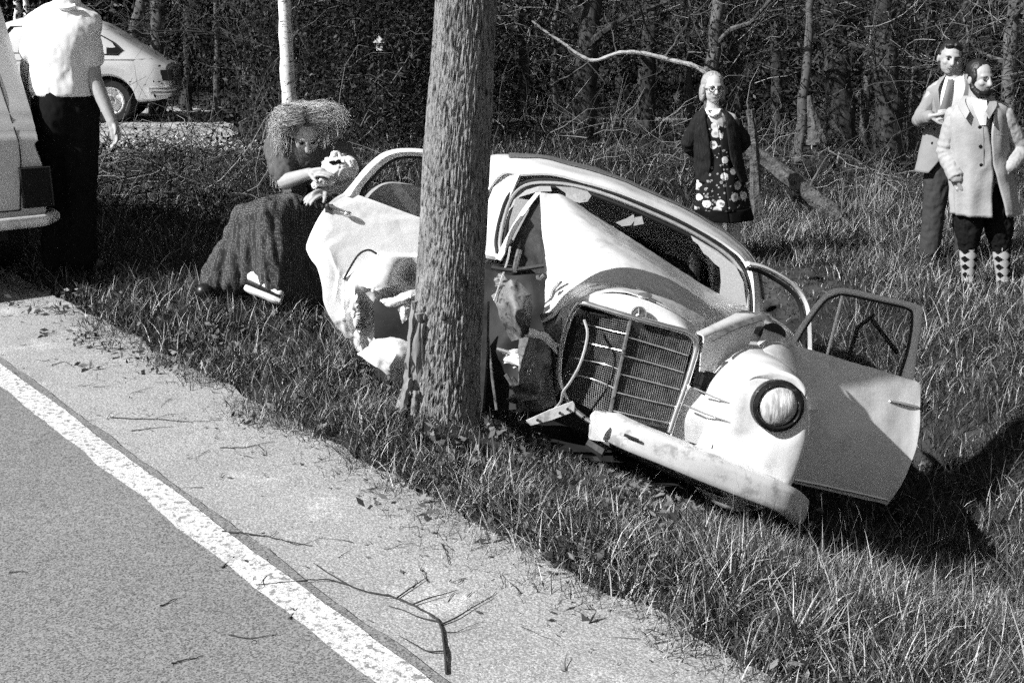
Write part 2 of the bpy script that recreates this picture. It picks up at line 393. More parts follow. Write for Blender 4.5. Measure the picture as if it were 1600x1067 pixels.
for i, z in enumerate(zl):
    c = np.array([np.interp(z, zs, PX[:, k]) for k in range(2)]); r0 = np.interp(z, zs, RR)
    for j, a in enumerate(th):
        ca, sa = math.cos(a), math.sin(a)
        q = Vector((ca * 5.2 + .6 * math.sin(z * 9), sa * 5.2, z * 5.0 + 1.5 * a % .5))
        wv_ = .35 * mnoise.noise(Vector((ca * 3, sa * 3, z * 6)))
        n1 = mnoise.noise(Vector(((ca + wv_ * .10) * 17, (sa + wv_ * .10) * 17, z * 6.8))); n2 = mnoise.noise(Vector((ca * 15, sa * 15, z * 26)))
        n3 = mnoise.noise(Vector((ca * 30, sa * 30, z * 12 + 7)))
        h = -.0095 * max(0, 1 - abs(n1) * 5.0) - .006 * max(0, 1 - abs(n3) * 5) - .006 * max(0, 1 - abs(n2) * 5) * max(0, n1 + .35) + .006 * mnoise.noise(Vector((ca * 1.5, sa * 1.5, z * 2.2)))
        fl = max(0, .30 - z) ** 2 * (.10 + .5 * max(0, math.cos(a - 3.4)) ** 3)
        P[i, j] = (c[0] + (r0 + h + fl) * ca, c[1] + (r0 + h + fl) * sa, z)
b = MB(); b.grid(P, closed=True); b.build('trunk', M['bark'], tl, angle=180)
for (a, el, L, r, z0) in ((.4, .6, 2.6, .05, 3.6), (2.4, .7, 2.4, .045, 4.1), (4.0, .6, 2.5, .045, 4.6), (5.4, .9, 2.2, .04, 5.0), (1.3, 1.1, 2.0, .04, 5.4)):
    c = np.array([np.interp(z0, zs, PX[:, 0]), np.interp(z0, zs, PX[:, 1]), z0]); pp = [c]; d = np.array([math.cos(a) * math.cos(el), math.sin(a) * math.cos(el), math.sin(el)])
    for k in range(6): pp.append(pp[-1] + d * L / 6); d = nrm(d + rng.normal(0, .15, 3) + [0, 0, .05])
    b = MB(); b.tube(pp, np.linspace(r, .008, 7), 7); b.build('limb', M['bark'], tl)
# bark torn loose at the foot, on the side of the impact
for (pl, w, lift) in (([(648, 470), (641, 540), (636, 600), (628, 650)], .014, .02), ([(656, 490), (651, 560), (647, 620), (643, 655)], .019, .03), ([(661, 505), (659, 570), (656, 630)], .010, .02),
                      ([(640, 590), (632, 625), (621, 662)], .012, .05), ([(650, 610), (648, 640), (652, 668)], .014, .06), ([(668, 570), (663, 610), (655, 640)], .009, .02)):
    base = [on_plane(x, y, 4.25 - lift * .6) for x, y in pl]; cc = cr(base, 16)
    G_ = np.array([[p + np.array([s * w * (1 - .3 * abs(i / 15. - .5)), -.012 * (1 - abs(s)) + .003 * math.sin(i * 2.1 + s * 3), 0]) for s in (-1, -.5, 0, .5, 1)] for i, p in enumerate(cc)])
    b = MB(); b.sheet(rumple(G_, .014, 22, w * 100), .008); b.build('bark_strip', M['torn'], tl)
b = MB(); k_ = on_plane(694, 497, 4.213); b.ell(k_, (.011, .012, .013)); b.ell(k_ + [.002, -.008, 0], (.006, .006, .007)); b.build('knot', M['dark'], tl)

# ------------------------------------------------------------------ woods
def trunk_pts(px0, py0, px1, py1, Y, top=6., wob=.05):
    a = on_plane(px0, py0, Y); bpt = on_plane(px1, py1, Y); d = (bpt - a); out = [a - d * .06]
    n = 7
    for k in range(n): out.append(a + d * k / (n - 1) + np.array([rng.normal(0, wob * .3), rng.normal(0, wob * .3), 0]))
    z = out[-1][2]
    if top > z:
        sl = d / (abs(d[2]) + 1e-6); sl = np.clip(sl, -.6, .6); sl[2] = 1
        for k in (1, 2, 3): out.append(bpt + sl * (top - z) * k / 3 + np.array([rng.normal(0, wob), rng.normal(0, wob), 0]))
    return np.array(out)
def twig_lines(starts, dirs, L, r, tone, segs=5, wob=.35, droop=0.):
    """vectorised crooked twigs: returns V, F, tone"""
    n = len(starts); P = np.zeros((n, segs + 1, 3)); P[:, 0] = starts; d = dirs / np.linalg.norm(dirs, axis=1, keepdims=True)
    for k in range(segs):
        P[:, k + 1] = P[:, k] + d * (L / segs)[:, None]
        d = d + rng.normal(0, wob, (n, 3)); d[:, 2] -= droop; d /= np.linalg.norm(d, axis=1, keepdims=True)
    T = np.gradient(P, axis=1); T /= np.linalg.norm(T, axis=2, keepdims=True)
    a = np.tile(np.array([.31, .77, .55]), (n, segs + 1, 1)); S = np.cross(T, a); S /= np.linalg.norm(S, axis=2, keepdims=True); U = np.cross(T, S)
    rr = (r[:, None] * np.linspace(1, .35, segs + 1))[:, :, None]
    ring = np.stack([P + rr * (S * math.cos(t) + U * math.sin(t)) for t in (0, 2.094, 4.189)], 2)
    V = ring.reshape(-1, 3); base = np.arange(n)[:, None] * (segs + 1) * 3; Fs = []
    for k in range(segs):
        for j in range(3):
            j2 = (j + 1) % 3; Fs.append(np.stack([base[:, 0] + k * 3 + j, base[:, 0] + k * 3 + j2, base[:, 0] + (k + 1) * 3 + j2, base[:, 0] + (k + 1) * 3 + j], 1))
    return V, np.concatenate(Fs), np.repeat(tone, (segs + 1) * 3), P
def leaf_quads(C, size, tone, flat=0.):
    n = len(C); A = rng.normal(0, 1, (n, 3)); A /= np.linalg.norm(A, axis=1, keepdims=True); B = np.cross(A, rng.normal(0, 1, (n, 3))); B /= np.linalg.norm(B, axis=1, keepdims=True)
    s = size[:, None]; V = np.stack([C - A * s, C - B * s * .45, C + A * s, C + B * s * .45], 1).reshape(-1, 3)
    return V, np.arange(n * 4).reshape(-1, 4), np.repeat(tone, 4)
tree_no = [0]
def woodland_tree(px0, py0, px1, py1, Y, r, m, label, top=6., wob=.05, limbs=4, name='woodland_tree', group='trees in the wood'):
    p = trunk_pts(px0, py0, px1, py1, Y, top, wob); base = p[1].copy()
    t = empty(name, base, label, 'tree', group)
    b = MB(); q = cr(p, 26); rr = np.linspace(r * 1.12, r * .55, 26); rr[:3] *= [1.5, 1.25, 1.08]
    b.tube(q, rr * (1 + .07 * np.sin(np.arange(26) * 1.9)), 11); b.build('trunk', m, t)
    S, D = [], []
    for k in range(limbs):
        ok_ = [k_ for k_ in range(5, 25) if q[k_][2] > (2.3 if m is M['birch'] else .9)]; i = int(ok_[int(rng.integers(0, len(ok_)))]); a = rng.uniform(0, 6.28); d = np.array([math.cos(a), math.sin(a), rng.uniform(.2, .9)]); pp = [q[i]]
        L = rng.uniform(.8, 1.8)
        for s_ in range(5): pp.append(pp[-1] + nrm(d) * L / 5); d = d + rng.normal(0, .25, 3)
        b = MB(); b.tube(pp, np.linspace(r * .35, .007, 6), 6); b.build('limb', m, t)
        S += pp[1:]; D += [d] * 5
    if S:
        S = np.repeat(np.array(S), 7, 0) ; n = len(S); D = rng.normal(0, 1, (n, 3)) + [0, 0, .4]
        V, Fc, T, _ = twig_lines(S, D, rng.uniform(.2, .6, n), np.full(n, .005), rng.uniform(.03, .12, n))
        fast('crown', V - base, Fc, [M['twig']], t, T)
    return t
wl = woodland_tree
wl(456, 250, 444, -5, 12.0, .085, M['birch'], 'slender white birch with black marks standing behind the sitting woman', 6, .02, 2, 'birch_tree', None)
wl(246, 180, 247, -5, 18.5, .14, M['bark3'], 'straight pale grey trunk just right of the far fastback car', 6, .03)
wl(182, 150, 222, 0, 19.5, .13, M['bark3'], 'leaning pale trunk behind the sloping tail of the far fastback car', 5, .03, 3)
wl(28, 60, 26, -5, 21, .07, M['birch'], 'thin white stem behind the roof of the far car, left of its twin', 5, .02, 2)
wl(44, 60, 41, -5, 22, .07, M['birch'], 'thin white stem behind the roof of the far car, right of its twin', 5, .02, 2)
wl(340, 200, 338, -5, 17.5, .05, M['bark3'], 'thin grey stem in the dark thicket left of the birch', 5, .04, 3)
wl(290, 180, 300, -5, 19, .09, M['bark2'], 'dark trunk in the thicket between the pale trunk and the birch', 5, .04, 3)
wl(600, 235, 606, -5, 15.5, .07, M['bark2'], 'dark stem behind the small white birdhouse', 5, .04, 3)
wl(905, 250, 925, -5, 14.5, .17, M['bark2'], 'broad black trunk right of the roadside tree and above the car roof', 6, .04)
wl(1005, 255, 1018, -5, 15.5, .13, M['bark2'], 'black trunk rising behind the car roof beside the elderly woman', 6, .04)
wl(1105, 240, 1122, -5, 14.0, .10, M['bark3'], 'mottled grey trunk directly behind the elderly woman', 6, .05)
wl(1086, 235, 1070, 60, 14.6, .06, M['bark2'], 'crooked dark trunk left of the elderly woman', 5, .08)
wl(1250, 235, 1268, -5, 13.5, .06, M['bark3'], 'thin mottled trunk over the fallen log', 6, .06)
wl(1318, 250, 1300, -5, 15.5, .2, M['bark2'], 'broad dark trunk right of the short pale stump', 6, .05)
wl(1392, 245, 1380, -5, 14.5, .18, M['bark2'], 'broad black trunk left of the man in the suit', 6, .05)
wl(1425, 235, 1432, -5, 17, .08, M['bark3'], 'mottled slim trunk above the suited man\'s shoulder', 6, .05)
wl(1565, 270, 1588, -5, 12.8, .09, M['bark3'], 'mottled grey trunk behind the bearded man', 6, .05)
wl(1220, 225, 1205, -5, 18, .1, M['bark2'], 'dark trunk deep in the wood right of the elderly woman', 6, .05)
wl(960, 225, 975, -5, 19, .09, M['bark2'], 'dark trunk deep in the wood under the pale crooked bough', 6, .05)
wl(820, 235, 812, -5, 16.5, .09, M['bark2'], 'dark trunk in the shade right beside the roadside tree', 6, .05)
wl(1505, 235, 1512, -5, 18, .12, M['bark2'], 'dark trunk behind the two standing men', 6, .05)
wl(560, 225, 548, -5, 17, .06, M['bark2'], 'dark stem in the thicket left of the small white birdhouse', 5, .05, 3)
wl(400, 215, 392, -5, 16.5, .06, M['bark2'], 'dark stem in the thicket just left of the birch', 5, .05, 3)

wl(1150, 235, 1145, -5, 16.2, .11, M['bark2'], 'dark trunk in the wood above the elderly woman\'s shoulder', 6, .05)
wl(1350, 240, 1362, -5, 16.4, .07, M['bark3'], 'slim mottled trunk between the two broad dark trunks', 6, .06)
wl(865, 235, 872, -5, 17.5, .06, M['bark3'], 'slim grey stem in the shade beneath the end of the pale bough', 6, .06)
wl(1465, 235, 1452, -5, 16, .10, M['bark2'], 'dark trunk directly behind the head of the suited man', 6, .05)
# the pale bough that hangs across the wood
def bough(pl, Y, r0, r1, m, name, label, cat, dY=None):
    dY = dY or [0] * len(pl); p = np.array([on_plane(x, y, Y + e) for (x, y), e in zip(pl, dY)])
    b = MB(); q = cr(p, 8 * len(pl)); n = len(q)
    b.tube(q, np.linspace(r0, r1, n) * (1 + .12 * np.sin(np.arange(n) * 1.3)), 8)
    return b, q
b, q = bough([(1122, 128), (1088, 105), (1050, 95), (1005, 84), (968, 83), (930, 95), (905, 86), (880, 68), (850, 48), (831, 33)], 13.3, .030, .012, M['bark3'], '', '', '')
pb = empty('broken_bough', q[0], 'long pale crooked bough hanging across the dark wood left of the elderly woman', 'branch')
b.build('bough', mat('pale_bough_bark', .42, .12, 20, .85, bump=.4), pb)
for i, d in ((20, (.3, 0, .5)), (36, (-.2, 0, .6)), (46, (-.5, 0, -.4)), (60, (.3, 0, -.5))):
    b = MB(); pp = [q[i]]; dd = np.array(d)
    for k in range(5): pp.append(pp[-1] + dd * .16); dd = dd + rng.normal(0, .12, 3)
    b.tube(pp, np.linspace(.012, .004, 6), 5); b.build('side_branch', M['bark3'], pb)

# thickets (uncountable): leaves and twigs
def thicket(name, n_leaf, n_twig, xr, yr, hfun, ls, tone_l, tone_t, upright=1.2, free=None, zlo=-.1):
    Vs, Fs, Ts = [], [], []; off = 0
    x = rng.uniform(*xr, n_twig); y = rng.uniform(*yr, n_twig); patch = np.sin(x * 1.9 + 2 * np.sin(y * .9)) * np.sin(y * 1.6 + 1.5 * np.sin(x * .8)); k_ = (patch > -.35) | (rng.uniform(0, 1, n_twig) < .25)
    if free: k_ &= free(x, y)
    x = x[k_]; y = y[k_]; n_twig = len(x); z = tz(x, y) + rng.uniform(zlo, 1, n_twig) * hfun(x, y) * .9
    D = rng.normal(0, 1, (n_twig, 3)); D[:, 2] = np.abs(D[:, 2]) * upright
    V, Fc, T, P = twig_lines(np.stack([x, y, z], 1), D, rng.uniform(.4, 1.3, n_twig), rng.uniform(.0025, .007, n_twig), rng.uniform(0, 1, n_twig) ** 3 * (tone_t[1] - tone_t[0]) + tone_t[0])
    tw = (V, Fc, T)
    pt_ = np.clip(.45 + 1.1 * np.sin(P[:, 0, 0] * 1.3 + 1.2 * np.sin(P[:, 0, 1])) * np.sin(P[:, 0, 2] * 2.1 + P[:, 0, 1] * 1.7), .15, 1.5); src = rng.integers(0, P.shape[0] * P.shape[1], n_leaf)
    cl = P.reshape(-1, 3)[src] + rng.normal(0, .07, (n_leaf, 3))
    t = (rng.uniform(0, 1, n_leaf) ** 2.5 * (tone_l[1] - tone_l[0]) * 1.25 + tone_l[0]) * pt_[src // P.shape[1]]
    lf = leaf_quads(cl, rng.uniform(ls * .5, ls * 1.3, n_leaf), t)
    V = np.concatenate([tw[0], lf[0]]); T = np.concatenate([tw[2], lf[2]])
    o = fast(name, V, [tw[1], lf[1] + len(tw[0])], [M['twig'], M['leaf']], None, T, np.concatenate([np.zeros(len(tw[1])), np.ones(len(lf[1]))]))
    return tag(o, kind='stuff')
flat_h = lambda h: (lambda x, y: np.full_like(x, h))
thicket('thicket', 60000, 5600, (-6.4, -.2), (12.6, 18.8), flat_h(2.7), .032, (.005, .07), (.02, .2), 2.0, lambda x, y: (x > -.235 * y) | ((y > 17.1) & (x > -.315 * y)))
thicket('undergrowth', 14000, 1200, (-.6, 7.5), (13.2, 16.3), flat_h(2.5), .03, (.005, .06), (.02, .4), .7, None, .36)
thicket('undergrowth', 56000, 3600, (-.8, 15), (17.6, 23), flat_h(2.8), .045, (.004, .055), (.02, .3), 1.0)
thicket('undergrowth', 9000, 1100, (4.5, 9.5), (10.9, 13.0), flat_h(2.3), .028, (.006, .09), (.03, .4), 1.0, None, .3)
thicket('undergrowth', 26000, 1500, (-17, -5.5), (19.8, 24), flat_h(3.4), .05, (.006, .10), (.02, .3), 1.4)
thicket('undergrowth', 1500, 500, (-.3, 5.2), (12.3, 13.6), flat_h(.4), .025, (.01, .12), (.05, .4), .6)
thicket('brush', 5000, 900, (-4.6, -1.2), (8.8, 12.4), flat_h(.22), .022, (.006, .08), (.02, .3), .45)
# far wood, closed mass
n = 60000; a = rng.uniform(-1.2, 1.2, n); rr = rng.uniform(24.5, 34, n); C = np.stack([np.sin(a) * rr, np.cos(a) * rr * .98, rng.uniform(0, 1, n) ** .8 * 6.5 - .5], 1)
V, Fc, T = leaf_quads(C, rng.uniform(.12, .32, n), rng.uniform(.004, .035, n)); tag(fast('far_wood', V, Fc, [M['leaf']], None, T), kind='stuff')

# ------------------------------------------------------------------ grass
def blades(x, y, h, w, tone, lean, bend, name, segs=3):
    n = len(x); z = tz(x, y) - .01; az = rng.uniform(0, 6.283, n); d = np.stack([np.cos(az), np.sin(az), np.zeros(n)], 1)
    sd_ = np.stack([-d[:, 1], d[:, 0], np.zeros(n)], 1); base = np.stack([x, y, z], 1); rings = []
    # turn the flat of the blade at random
    tw = rng.uniform(-1, 1, n)[:, None]; sd_ = sd_ + d * tw; sd_ /= np.linalg.norm(sd_, axis=1, keepdims=True)
    ang = lean.copy(); p = base.copy(); rows = [p.copy()]
    for k in range(segs):
        st = (h / segs)[:, None]; p = p + st * (d * np.sin(ang)[:, None] + np.array([0, 0, 1.]) * np.cos(ang)[:, None]); rows.append(p.copy()); ang = ang + bend / segs
    V = []
    for k in range(segs):
        ww = (w * (1 - .28 * k))[:, None]; V += [rows[k] - sd_ * ww, rows[k] + sd_ * ww]
    V.append(rows[segs]); nv = 2 * segs + 1
    V = np.stack(V, 1).reshape(-1, 3); o = np.arange(n) * nv
    q = [np.stack([o + 2 * k, o + 2 * k + 1, o + 2 * k + 3, o + 2 * k + 2], 1) for k in range(segs - 1)]
    t = np.stack([o + 2 * segs - 2, o + 2 * segs - 1, o + 2 * segs], 1)
    ob = fast(name, V, [np.concatenate(q), t], [M['grass']], None, np.repeat(tone, nv)); return tag(ob, kind='stuff')
def scatter(xr, yr, dens, keep):
    n = int((xr[1] - xr[0]) * (yr[1] - yr[0]) * dens); x = rng.uniform(*xr, n); y = rng.uniform(*yr, n); k = keep(x, y); return x[k], y[k]
def in_view(x, y, m=.35):
    d = y * _c + CAMH * _s; return (np.abs(x) < d * .62 + m + .6) & (d > 1.2)
edge_n = lambda x, y: .07 * np.sin(x * 7 + np.sin(y * 5)) + .05 * np.sin(y * 17 + x * 11) + .04 * np.sin(y * 41 - x * 29)
def keep_verge(x, y):
    u, v = uv(x, y); e = edge_n(x, y); bare = .5 + .5 * np.sin(x * 3.1 + 2.1 * np.sin(y * 2.3 + 1)) * np.sin(y * 3.7 + 1.8 * np.sin(x * 2.9)); return in_view(x, y) & (rng.uniform(0, 1, len(x)) < np.clip(.30 + bare * 1.5, 0, 1)) & (u > 1.72 + e) & (rng.uniform(0, 1, len(x)) < np.clip((u - 1.72 - e) / .24, .05, 1) ** 1.3) & ~((y > 12.8) & (x < -2.8))
clump = lambda x, y: .5 + .5 * np.sin(x * 9.3 + 2 * np.sin(y * 6.1)) * np.sin(y * 8.1 + 2 * np.sin(x * 5.3))
def tones(n, x, y, dry):
    t = .006 + .055 * rng.uniform(0, 1, n) ** 2 + .035 * clump(x * .37, y * .37) * rng.uniform(0, 1, n); k = rng.uniform(0, 1, n) < dry; t[k] = rng.uniform(.16, .56, k.sum()); return t
def zone(name, xr, yr, dens, h, w, dry, lean=(.1, .9), bend=(.3, 1.4), keep=keep_verge, segs=3):
    x, y = scatter(xr, yr, dens, keep); n = len(x)
    u, v = uv(x, y)
    hh = rng.uniform(*h, n) * np.where(np.hypot(x - 1.68, y - 8.6) < 1.0, .3, 1) * (.55 + .75 * clump(x, y)) * np.clip((u - 1.66) / .5, .35, 1) * (1 - .6 * sstep(2.1, 2.5, u) * (1 - sstep(4.2, 4.8, u)) * sstep(1.9, 2.4, v) * (1 - sstep(3.6, 4.2, v)))
    blades(x, y, hh, rng.uniform(w[0], w[1], n), tones(n, x, y, dry), rng.uniform(*lean, n), rng.uniform(*bend, n), name, segs)
near = lambda a, b: (lambda x, y: keep_verge(x, y) & (y >= a) & (y < b))
zone('grass', (-.5, 3.4), (1.2, 3.6), 16500, (.05, .20), (.0012, .0030), .33, keep=near(1.6, 3.6))
zone('grass', (-2.2, 4.6), (3.6, 5.2), 10500, (.05, .19), (.0014, .0031), .22, keep=near(3.6, 5.2))
zone('grass', (-4.2, 6.6), (5.2, 8.2), 4700, (.06, .21), (.0018, .0036), .14, keep=near(5.2, 8.2))
zone('grass', (-8, 10), (8.2, 13.5), 2300, (.08, .26), (.0024, .005), .13, keep=near(8.2, 13.5))
far_ok = lambda x, y: in_view(x, y) & ~((np.abs(y - 16.9 - .25 * np.sin(x * .3)) < .3)) & ~((y < 19.5) & (x < -2.8))
zone('grass', (-9, 14), (13.5, 20), 230, (.1, .3), (.005, .01), .08, keep=far_ok)
# coarse tufts in front, dry hay-like stems round the men
def keep_front(x, y):
    u, v = uv(x, y); return in_view(x, y) & (u > 2.15) & (u < 3.2) & (v < 3.1)
zone('coarse_grass', (-.2, 3), (1.6, 4.2), 700, (.16, .36), (.002, .004), .25, (.05, .6), (.2, 1.2), keep_front, 5)
def keep_bank(x, y):
    u, v = uv(x, y); return in_view(x, y) & (u > 5.9) & (v < 7.5) & (np.hypot(x - 1.68, y - 8.6) > 1.05) & (y < 12) & (clump(x * .5 + 3, y * .5) > .35)
zone('dry_grass', (1.2, 9), (6.5, 12), 900, (.15, .42), (.002, .0042), .75, (.1, 1.2), (.3, 1.8), keep_bank, 5)
for (px, py, n_, hh) in ((985, 252, 60, .6), (1345, 330, 70, .75), (1395, 335, 60, .65), (1372, 300, 50, .7), (1075, 245, 40, .5), (870, 250, 30, .5), (1275, 300, 30, .5), (1590, 330, 40, .6)):
    c = on_ground(px, py, -.5); x = c[0] + rng.normal(0, .13, n_); y = c[1] + rng.normal(0, .12, n_)
    blades(x, y, rng.uniform(.5, 1, n_) * hh, rng.uniform(.0025, .005, n_), rng.uniform(.15, .4, n_), rng.uniform(.05, .55, n_), rng.uniform(.1, .7, n_), 'dry_grass', 5)

# leaf litter and bits of twig along the shoulder
n = 520; u_ = np.clip(2.02 - np.abs(rng.normal(0, .28, n)), 1.05, 2.1); v_ = rng.uniform(1.2, 8, n); x, y = xy(u_, v_); zz = np.where(u_ > 1.43, -.003, .003)
V1, F1, T1 = leaf_quads(np.stack([x, y, zz], 1), rng.uniform(.004, .014, n), rng.uniform(.02, .2, n)); V1[:, 2] = np.repeat(zz, 4) + (V1[:, 2] - np.repeat(zz, 4)) * .25 + .002
n = 170; u_ = np.clip(2.05 - np.abs(rng.normal(0, .3, n)), 1.0, 2.1); v_ = rng.uniform(1.2, 8, n); x, y = xy(u_, v_); D = rng.normal(0, 1, (n, 3)); D[:, 2] = 0
V2, F2, T2, _ = twig_lines(np.stack([x, y, np.where(u_ > 1.43, -.002, .004)], 1), D, rng.uniform(.03, .14, n), rng.uniform(.0008, .002, n), rng.uniform(.015, .1, n), 4, .25); V2[:, 2] = np.clip(V2[:, 2], -.004, .012)
tag(fast('leaf_litter', np.concatenate([V1, V2]), [F1, F2 + len(V1)], [M['leaf']], None, np.concatenate([T1, T2])), kind='stuff')

# broad-leaved weeds low in the verge
x, y = scatter((-3.6, 2.4), (1.8, 7.5), 95, keep_verge); k_ = clump(x * .6 + 1, y * .6) > .5; x, y = x[k_], y[k_]; n = len(x); m_ = 7
px_ = np.repeat(x, m_) + rng.normal(0, .035, n * m_); py_ = np.repeat(y, m_) + rng.normal(0, .035, n * m_)
V, Fc, T = leaf_quads(np.stack([px_, py_, tz(px_, py_) + rng.uniform(.02, .07, n * m_)], 1), rng.uniform(.010, .026, n * m_), rng.uniform(.03, .22, n * m_)); tag(fast('weeds', V, Fc, [M['leaf']], None, T), kind='stuff')
# ------------------------------------------------------------------ the wreck
wc = empty('wrecked_car', CT.copy(), 'white rounded saloon wrecked against the roadside tree with buckled bonnet and open doors', 'car')
def Ks(rows, Ys=None):
    """rows of (px,py,Y) -> array of points"""
    return np.array([[K(*p) for p in r] for r in rows])
def part(name, b, m, parent=wc, smooth=True, label=None, angle=40): return b.build(name, m, parent, smooth, label, angle)
def sheet(name, P, t, m, parent=wc, label=None, angle=50):
    b = MB(); b.sheet(P, t); return b.build(name, m, parent, True, label, angle)
def pipe(name, pts, r, m, parent=wc, n=8, flat=1., closed=False, smooth_n=None):
    b = MB(); p = cr(pts, smooth_n) if smooth_n else pts
    b.tube(p, r, n, flat=flat, closed=closed); return b.build(name, m, parent)

# roof: header over the windscreen, crest, then away to the tail
ro = Ks([
    [(752, 330, 1.80), (771, 292, 1.78), (790, 273, 1.76), (815, 275, 1.74), (860, 277, 1.72), (960, 300, 1.70), (1060, 342, 1.72), (1130, 383, 1.74), (1162, 412, 1.72), (1176, 450, 1.66), (1181, 490, 1.55)],
    [(749, 300, 1.93), (768, 270, 1.90), (792, 260, 1.87), (820, 260, 1.86), (865, 264, 1.84), (965, 290, 1.82), (1065, 333, 1.84), (1135, 376, 1.86), (1168, 408, 1.82), (1180, 450, 1.72), (1184, 490, 1.6)],
    [(745, 280, 2.2), (766, 251, 2.2), (795, 245, 2.2), (830, 248, 2.2), (880, 256, 2.2), (975, 284, 2.2), (1070, 331, 2.2), (1137, 374, 2.15), (1167, 404, 2.05), (1179, 446, 1.9), (1184, 490, 1.7)]])
def rear(Y, zt, xw, drop):
    xs_ = np.linspace(-1, 1, 11); return np.array([car(xw * math.copysign(abs(s) ** .8, s) , Y, zt - .16 * abs(s) ** 3.2 - drop - .09 * (s + 1)) for s in xs_])
ro = np.concatenate([ro, [rear(2.75, 1.47, .60, 0), rear(3.2, 1.40, .61, 0), rear(3.55, 1.18, .66, 0), rear(3.75, .96, .72, 0), rear(4.3, .86, .74, 0), rear(4.5, .6, .74, 0), rear(4.48, .3, .72, 0)]])
rs = surf(ro, 46, 60)
rs = rumple(rs, .010, 2.5, 3.); sheet('roof', rs, .012, M['paint'])
# darker grey sheet laid over the white roof behind the crest
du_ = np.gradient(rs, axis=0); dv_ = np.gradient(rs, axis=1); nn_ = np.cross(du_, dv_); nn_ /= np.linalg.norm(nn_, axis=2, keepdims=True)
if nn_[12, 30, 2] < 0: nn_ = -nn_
sheet('roof_grey_sheet', (rs + nn_ * .017)[7:30, 13:56], .004, M['roofgrey'])
# rear side windows as dark glazed openings below the roof edge are built with the sides
for sx, nm in ((-1, 1), (1, 1)):
    prof = [(.30, .70), (.55, .78), (.78, .77), (.93, .72)]
    P = np.array([[car(sx * w - (.0), y, z - .05) for z, w in prof] for y in np.linspace(2.0 if sx > 0 else 2.2, 4.45, 14)])
    if sx < 0: P = P[:, ::-1]
    sheet('rear_side_panel', P, .01, M['paint'])
    pane = np.array([[car(sx * (.71 - .10 * t), y, .90 + .40 * t) for t in (0, .5, 1)] for y in np.linspace(2.35, 3.35, 6)])
    if sx < 0: pane = pane[:, ::-1]
    sheet('rear_side_window', pane, .005, M['glass'])
    pipe('pillar', [car(sx * .72, 2.28, .88), car(sx * .64, 2.30, 1.12), car(sx * .57, 2.34, 1.30)], .035, M['paint'])
# right-hand windscreen pillar and door opening seen beside the tree
pl = Ks([[(744, 392, 1.42), (752, 350, 1.6), (768, 300, 1.76), (786, 268, 1.84)], [(758, 398, 1.37), (767, 358, 1.55), (782, 308, 1.70), (800, 268, 1.78)], [(776, 402, 1.36), (780, 365, 1.52), (792, 320, 1.66), (812, 272, 1.74)]])
sheet('windscreen_pillar', surf(pl, 9, 18), .02, M['paint'])
# left-hand pillar
pr = Ks([[(1166, 410, 1.74), (1172, 440, 1.68), (1174, 480, 1.56), (1172, 560, 1.30)], [(1176, 420, 1.78), (1181, 448, 1.72), (1183, 482, 1.60), (1184, 560, 1.34)]])
sheet('windscreen_pillar', surf(pr, 5, 18), .02, M['paint'])
# windscreen: rubber seal, bright trim, what is left of the glass
loop = [(783, 398, 1.38), (781, 378, 1.44), (787, 345, 1.56), (799, 311, 1.68), (818, 292, 1.73), (848, 286, 1.73), (900, 291, 1.72), (965, 311, 1.70), (1060, 352, 1.71), (1125, 390, 1.73), (1153, 417, 1.72), (1165, 445, 1.66), (1168, 485, 1.52), (1166, 560, 1.28)]
wf = pipe('windscreen_frame', [K(*p) for p in loop], .011, M['trim'], smooth_n=70)
for off, r_ in ((8, .013), (-7, .010)):
    lp = []
    c0 = np.array([980, 420])
    for i, p in enumerate(loop):
        d = nrm(np.array(p[:2]) - c0) if i > 4 else nrm(np.array([-1., -.35])); lp.append(K(p[0] - d[0] * off * .9, p[1] - d[1] * off, p[2] + .008))
    pipe('windscreen_seal', lp, r_, M['rubber'], wf, smooth_n=70)
def shard(pl, Y0, label=None):
    p = np.array([K(x, y, Y0(x, y)) for x, y in pl]); n = nrm(np.cross(p[1] - p[0], p[len(p) // 2] - p[0]))
    b = MB(); b.plate(p, .006, n); return b.build('glass_shard', M['shard'], wf, False, label)
Yw = lambda x, y: 1.70 - max(0, (y - (290 + max(0, x - 850) * .36))) * .0022
def jag(a, b_, n_, amp):
    out = []
    for i in range(1, n_):
        t = i / n_; d = np.array(b_) - np.array(a); k = rng.uniform(-amp, amp); out.append(tuple(np.array(a) + d * t + np.array([-d[1], d[0]]) / np.linalg.norm(d) * k))
    return out
shard([(1080, 368)] + jag((1080, 368), (1100, 396), 4, 2) + [(1100, 396)] + jag((1100, 396), (1125, 418), 4, 2) + [(1125, 418), (1127, 440), (1125, 459), (1120, 520), (1166, 545), (1167, 480), (1162, 440), (1150, 416), (1122, 393)], Yw)
shard([(868, 291), (884, 302), (884, 312), (905, 317), (918, 315), (924, 306), (918, 299), (895, 293)], Yw)
shard([(795, 330), (803, 312), (822, 297), (842, 291), (860, 291), (862, 299), (838, 300), (812, 308), (802, 322)], Yw)
shard([(806, 310), (830, 313), (826, 330), (800, 380), (793, 384), (796, 345)], lambda x, y: 1.5)

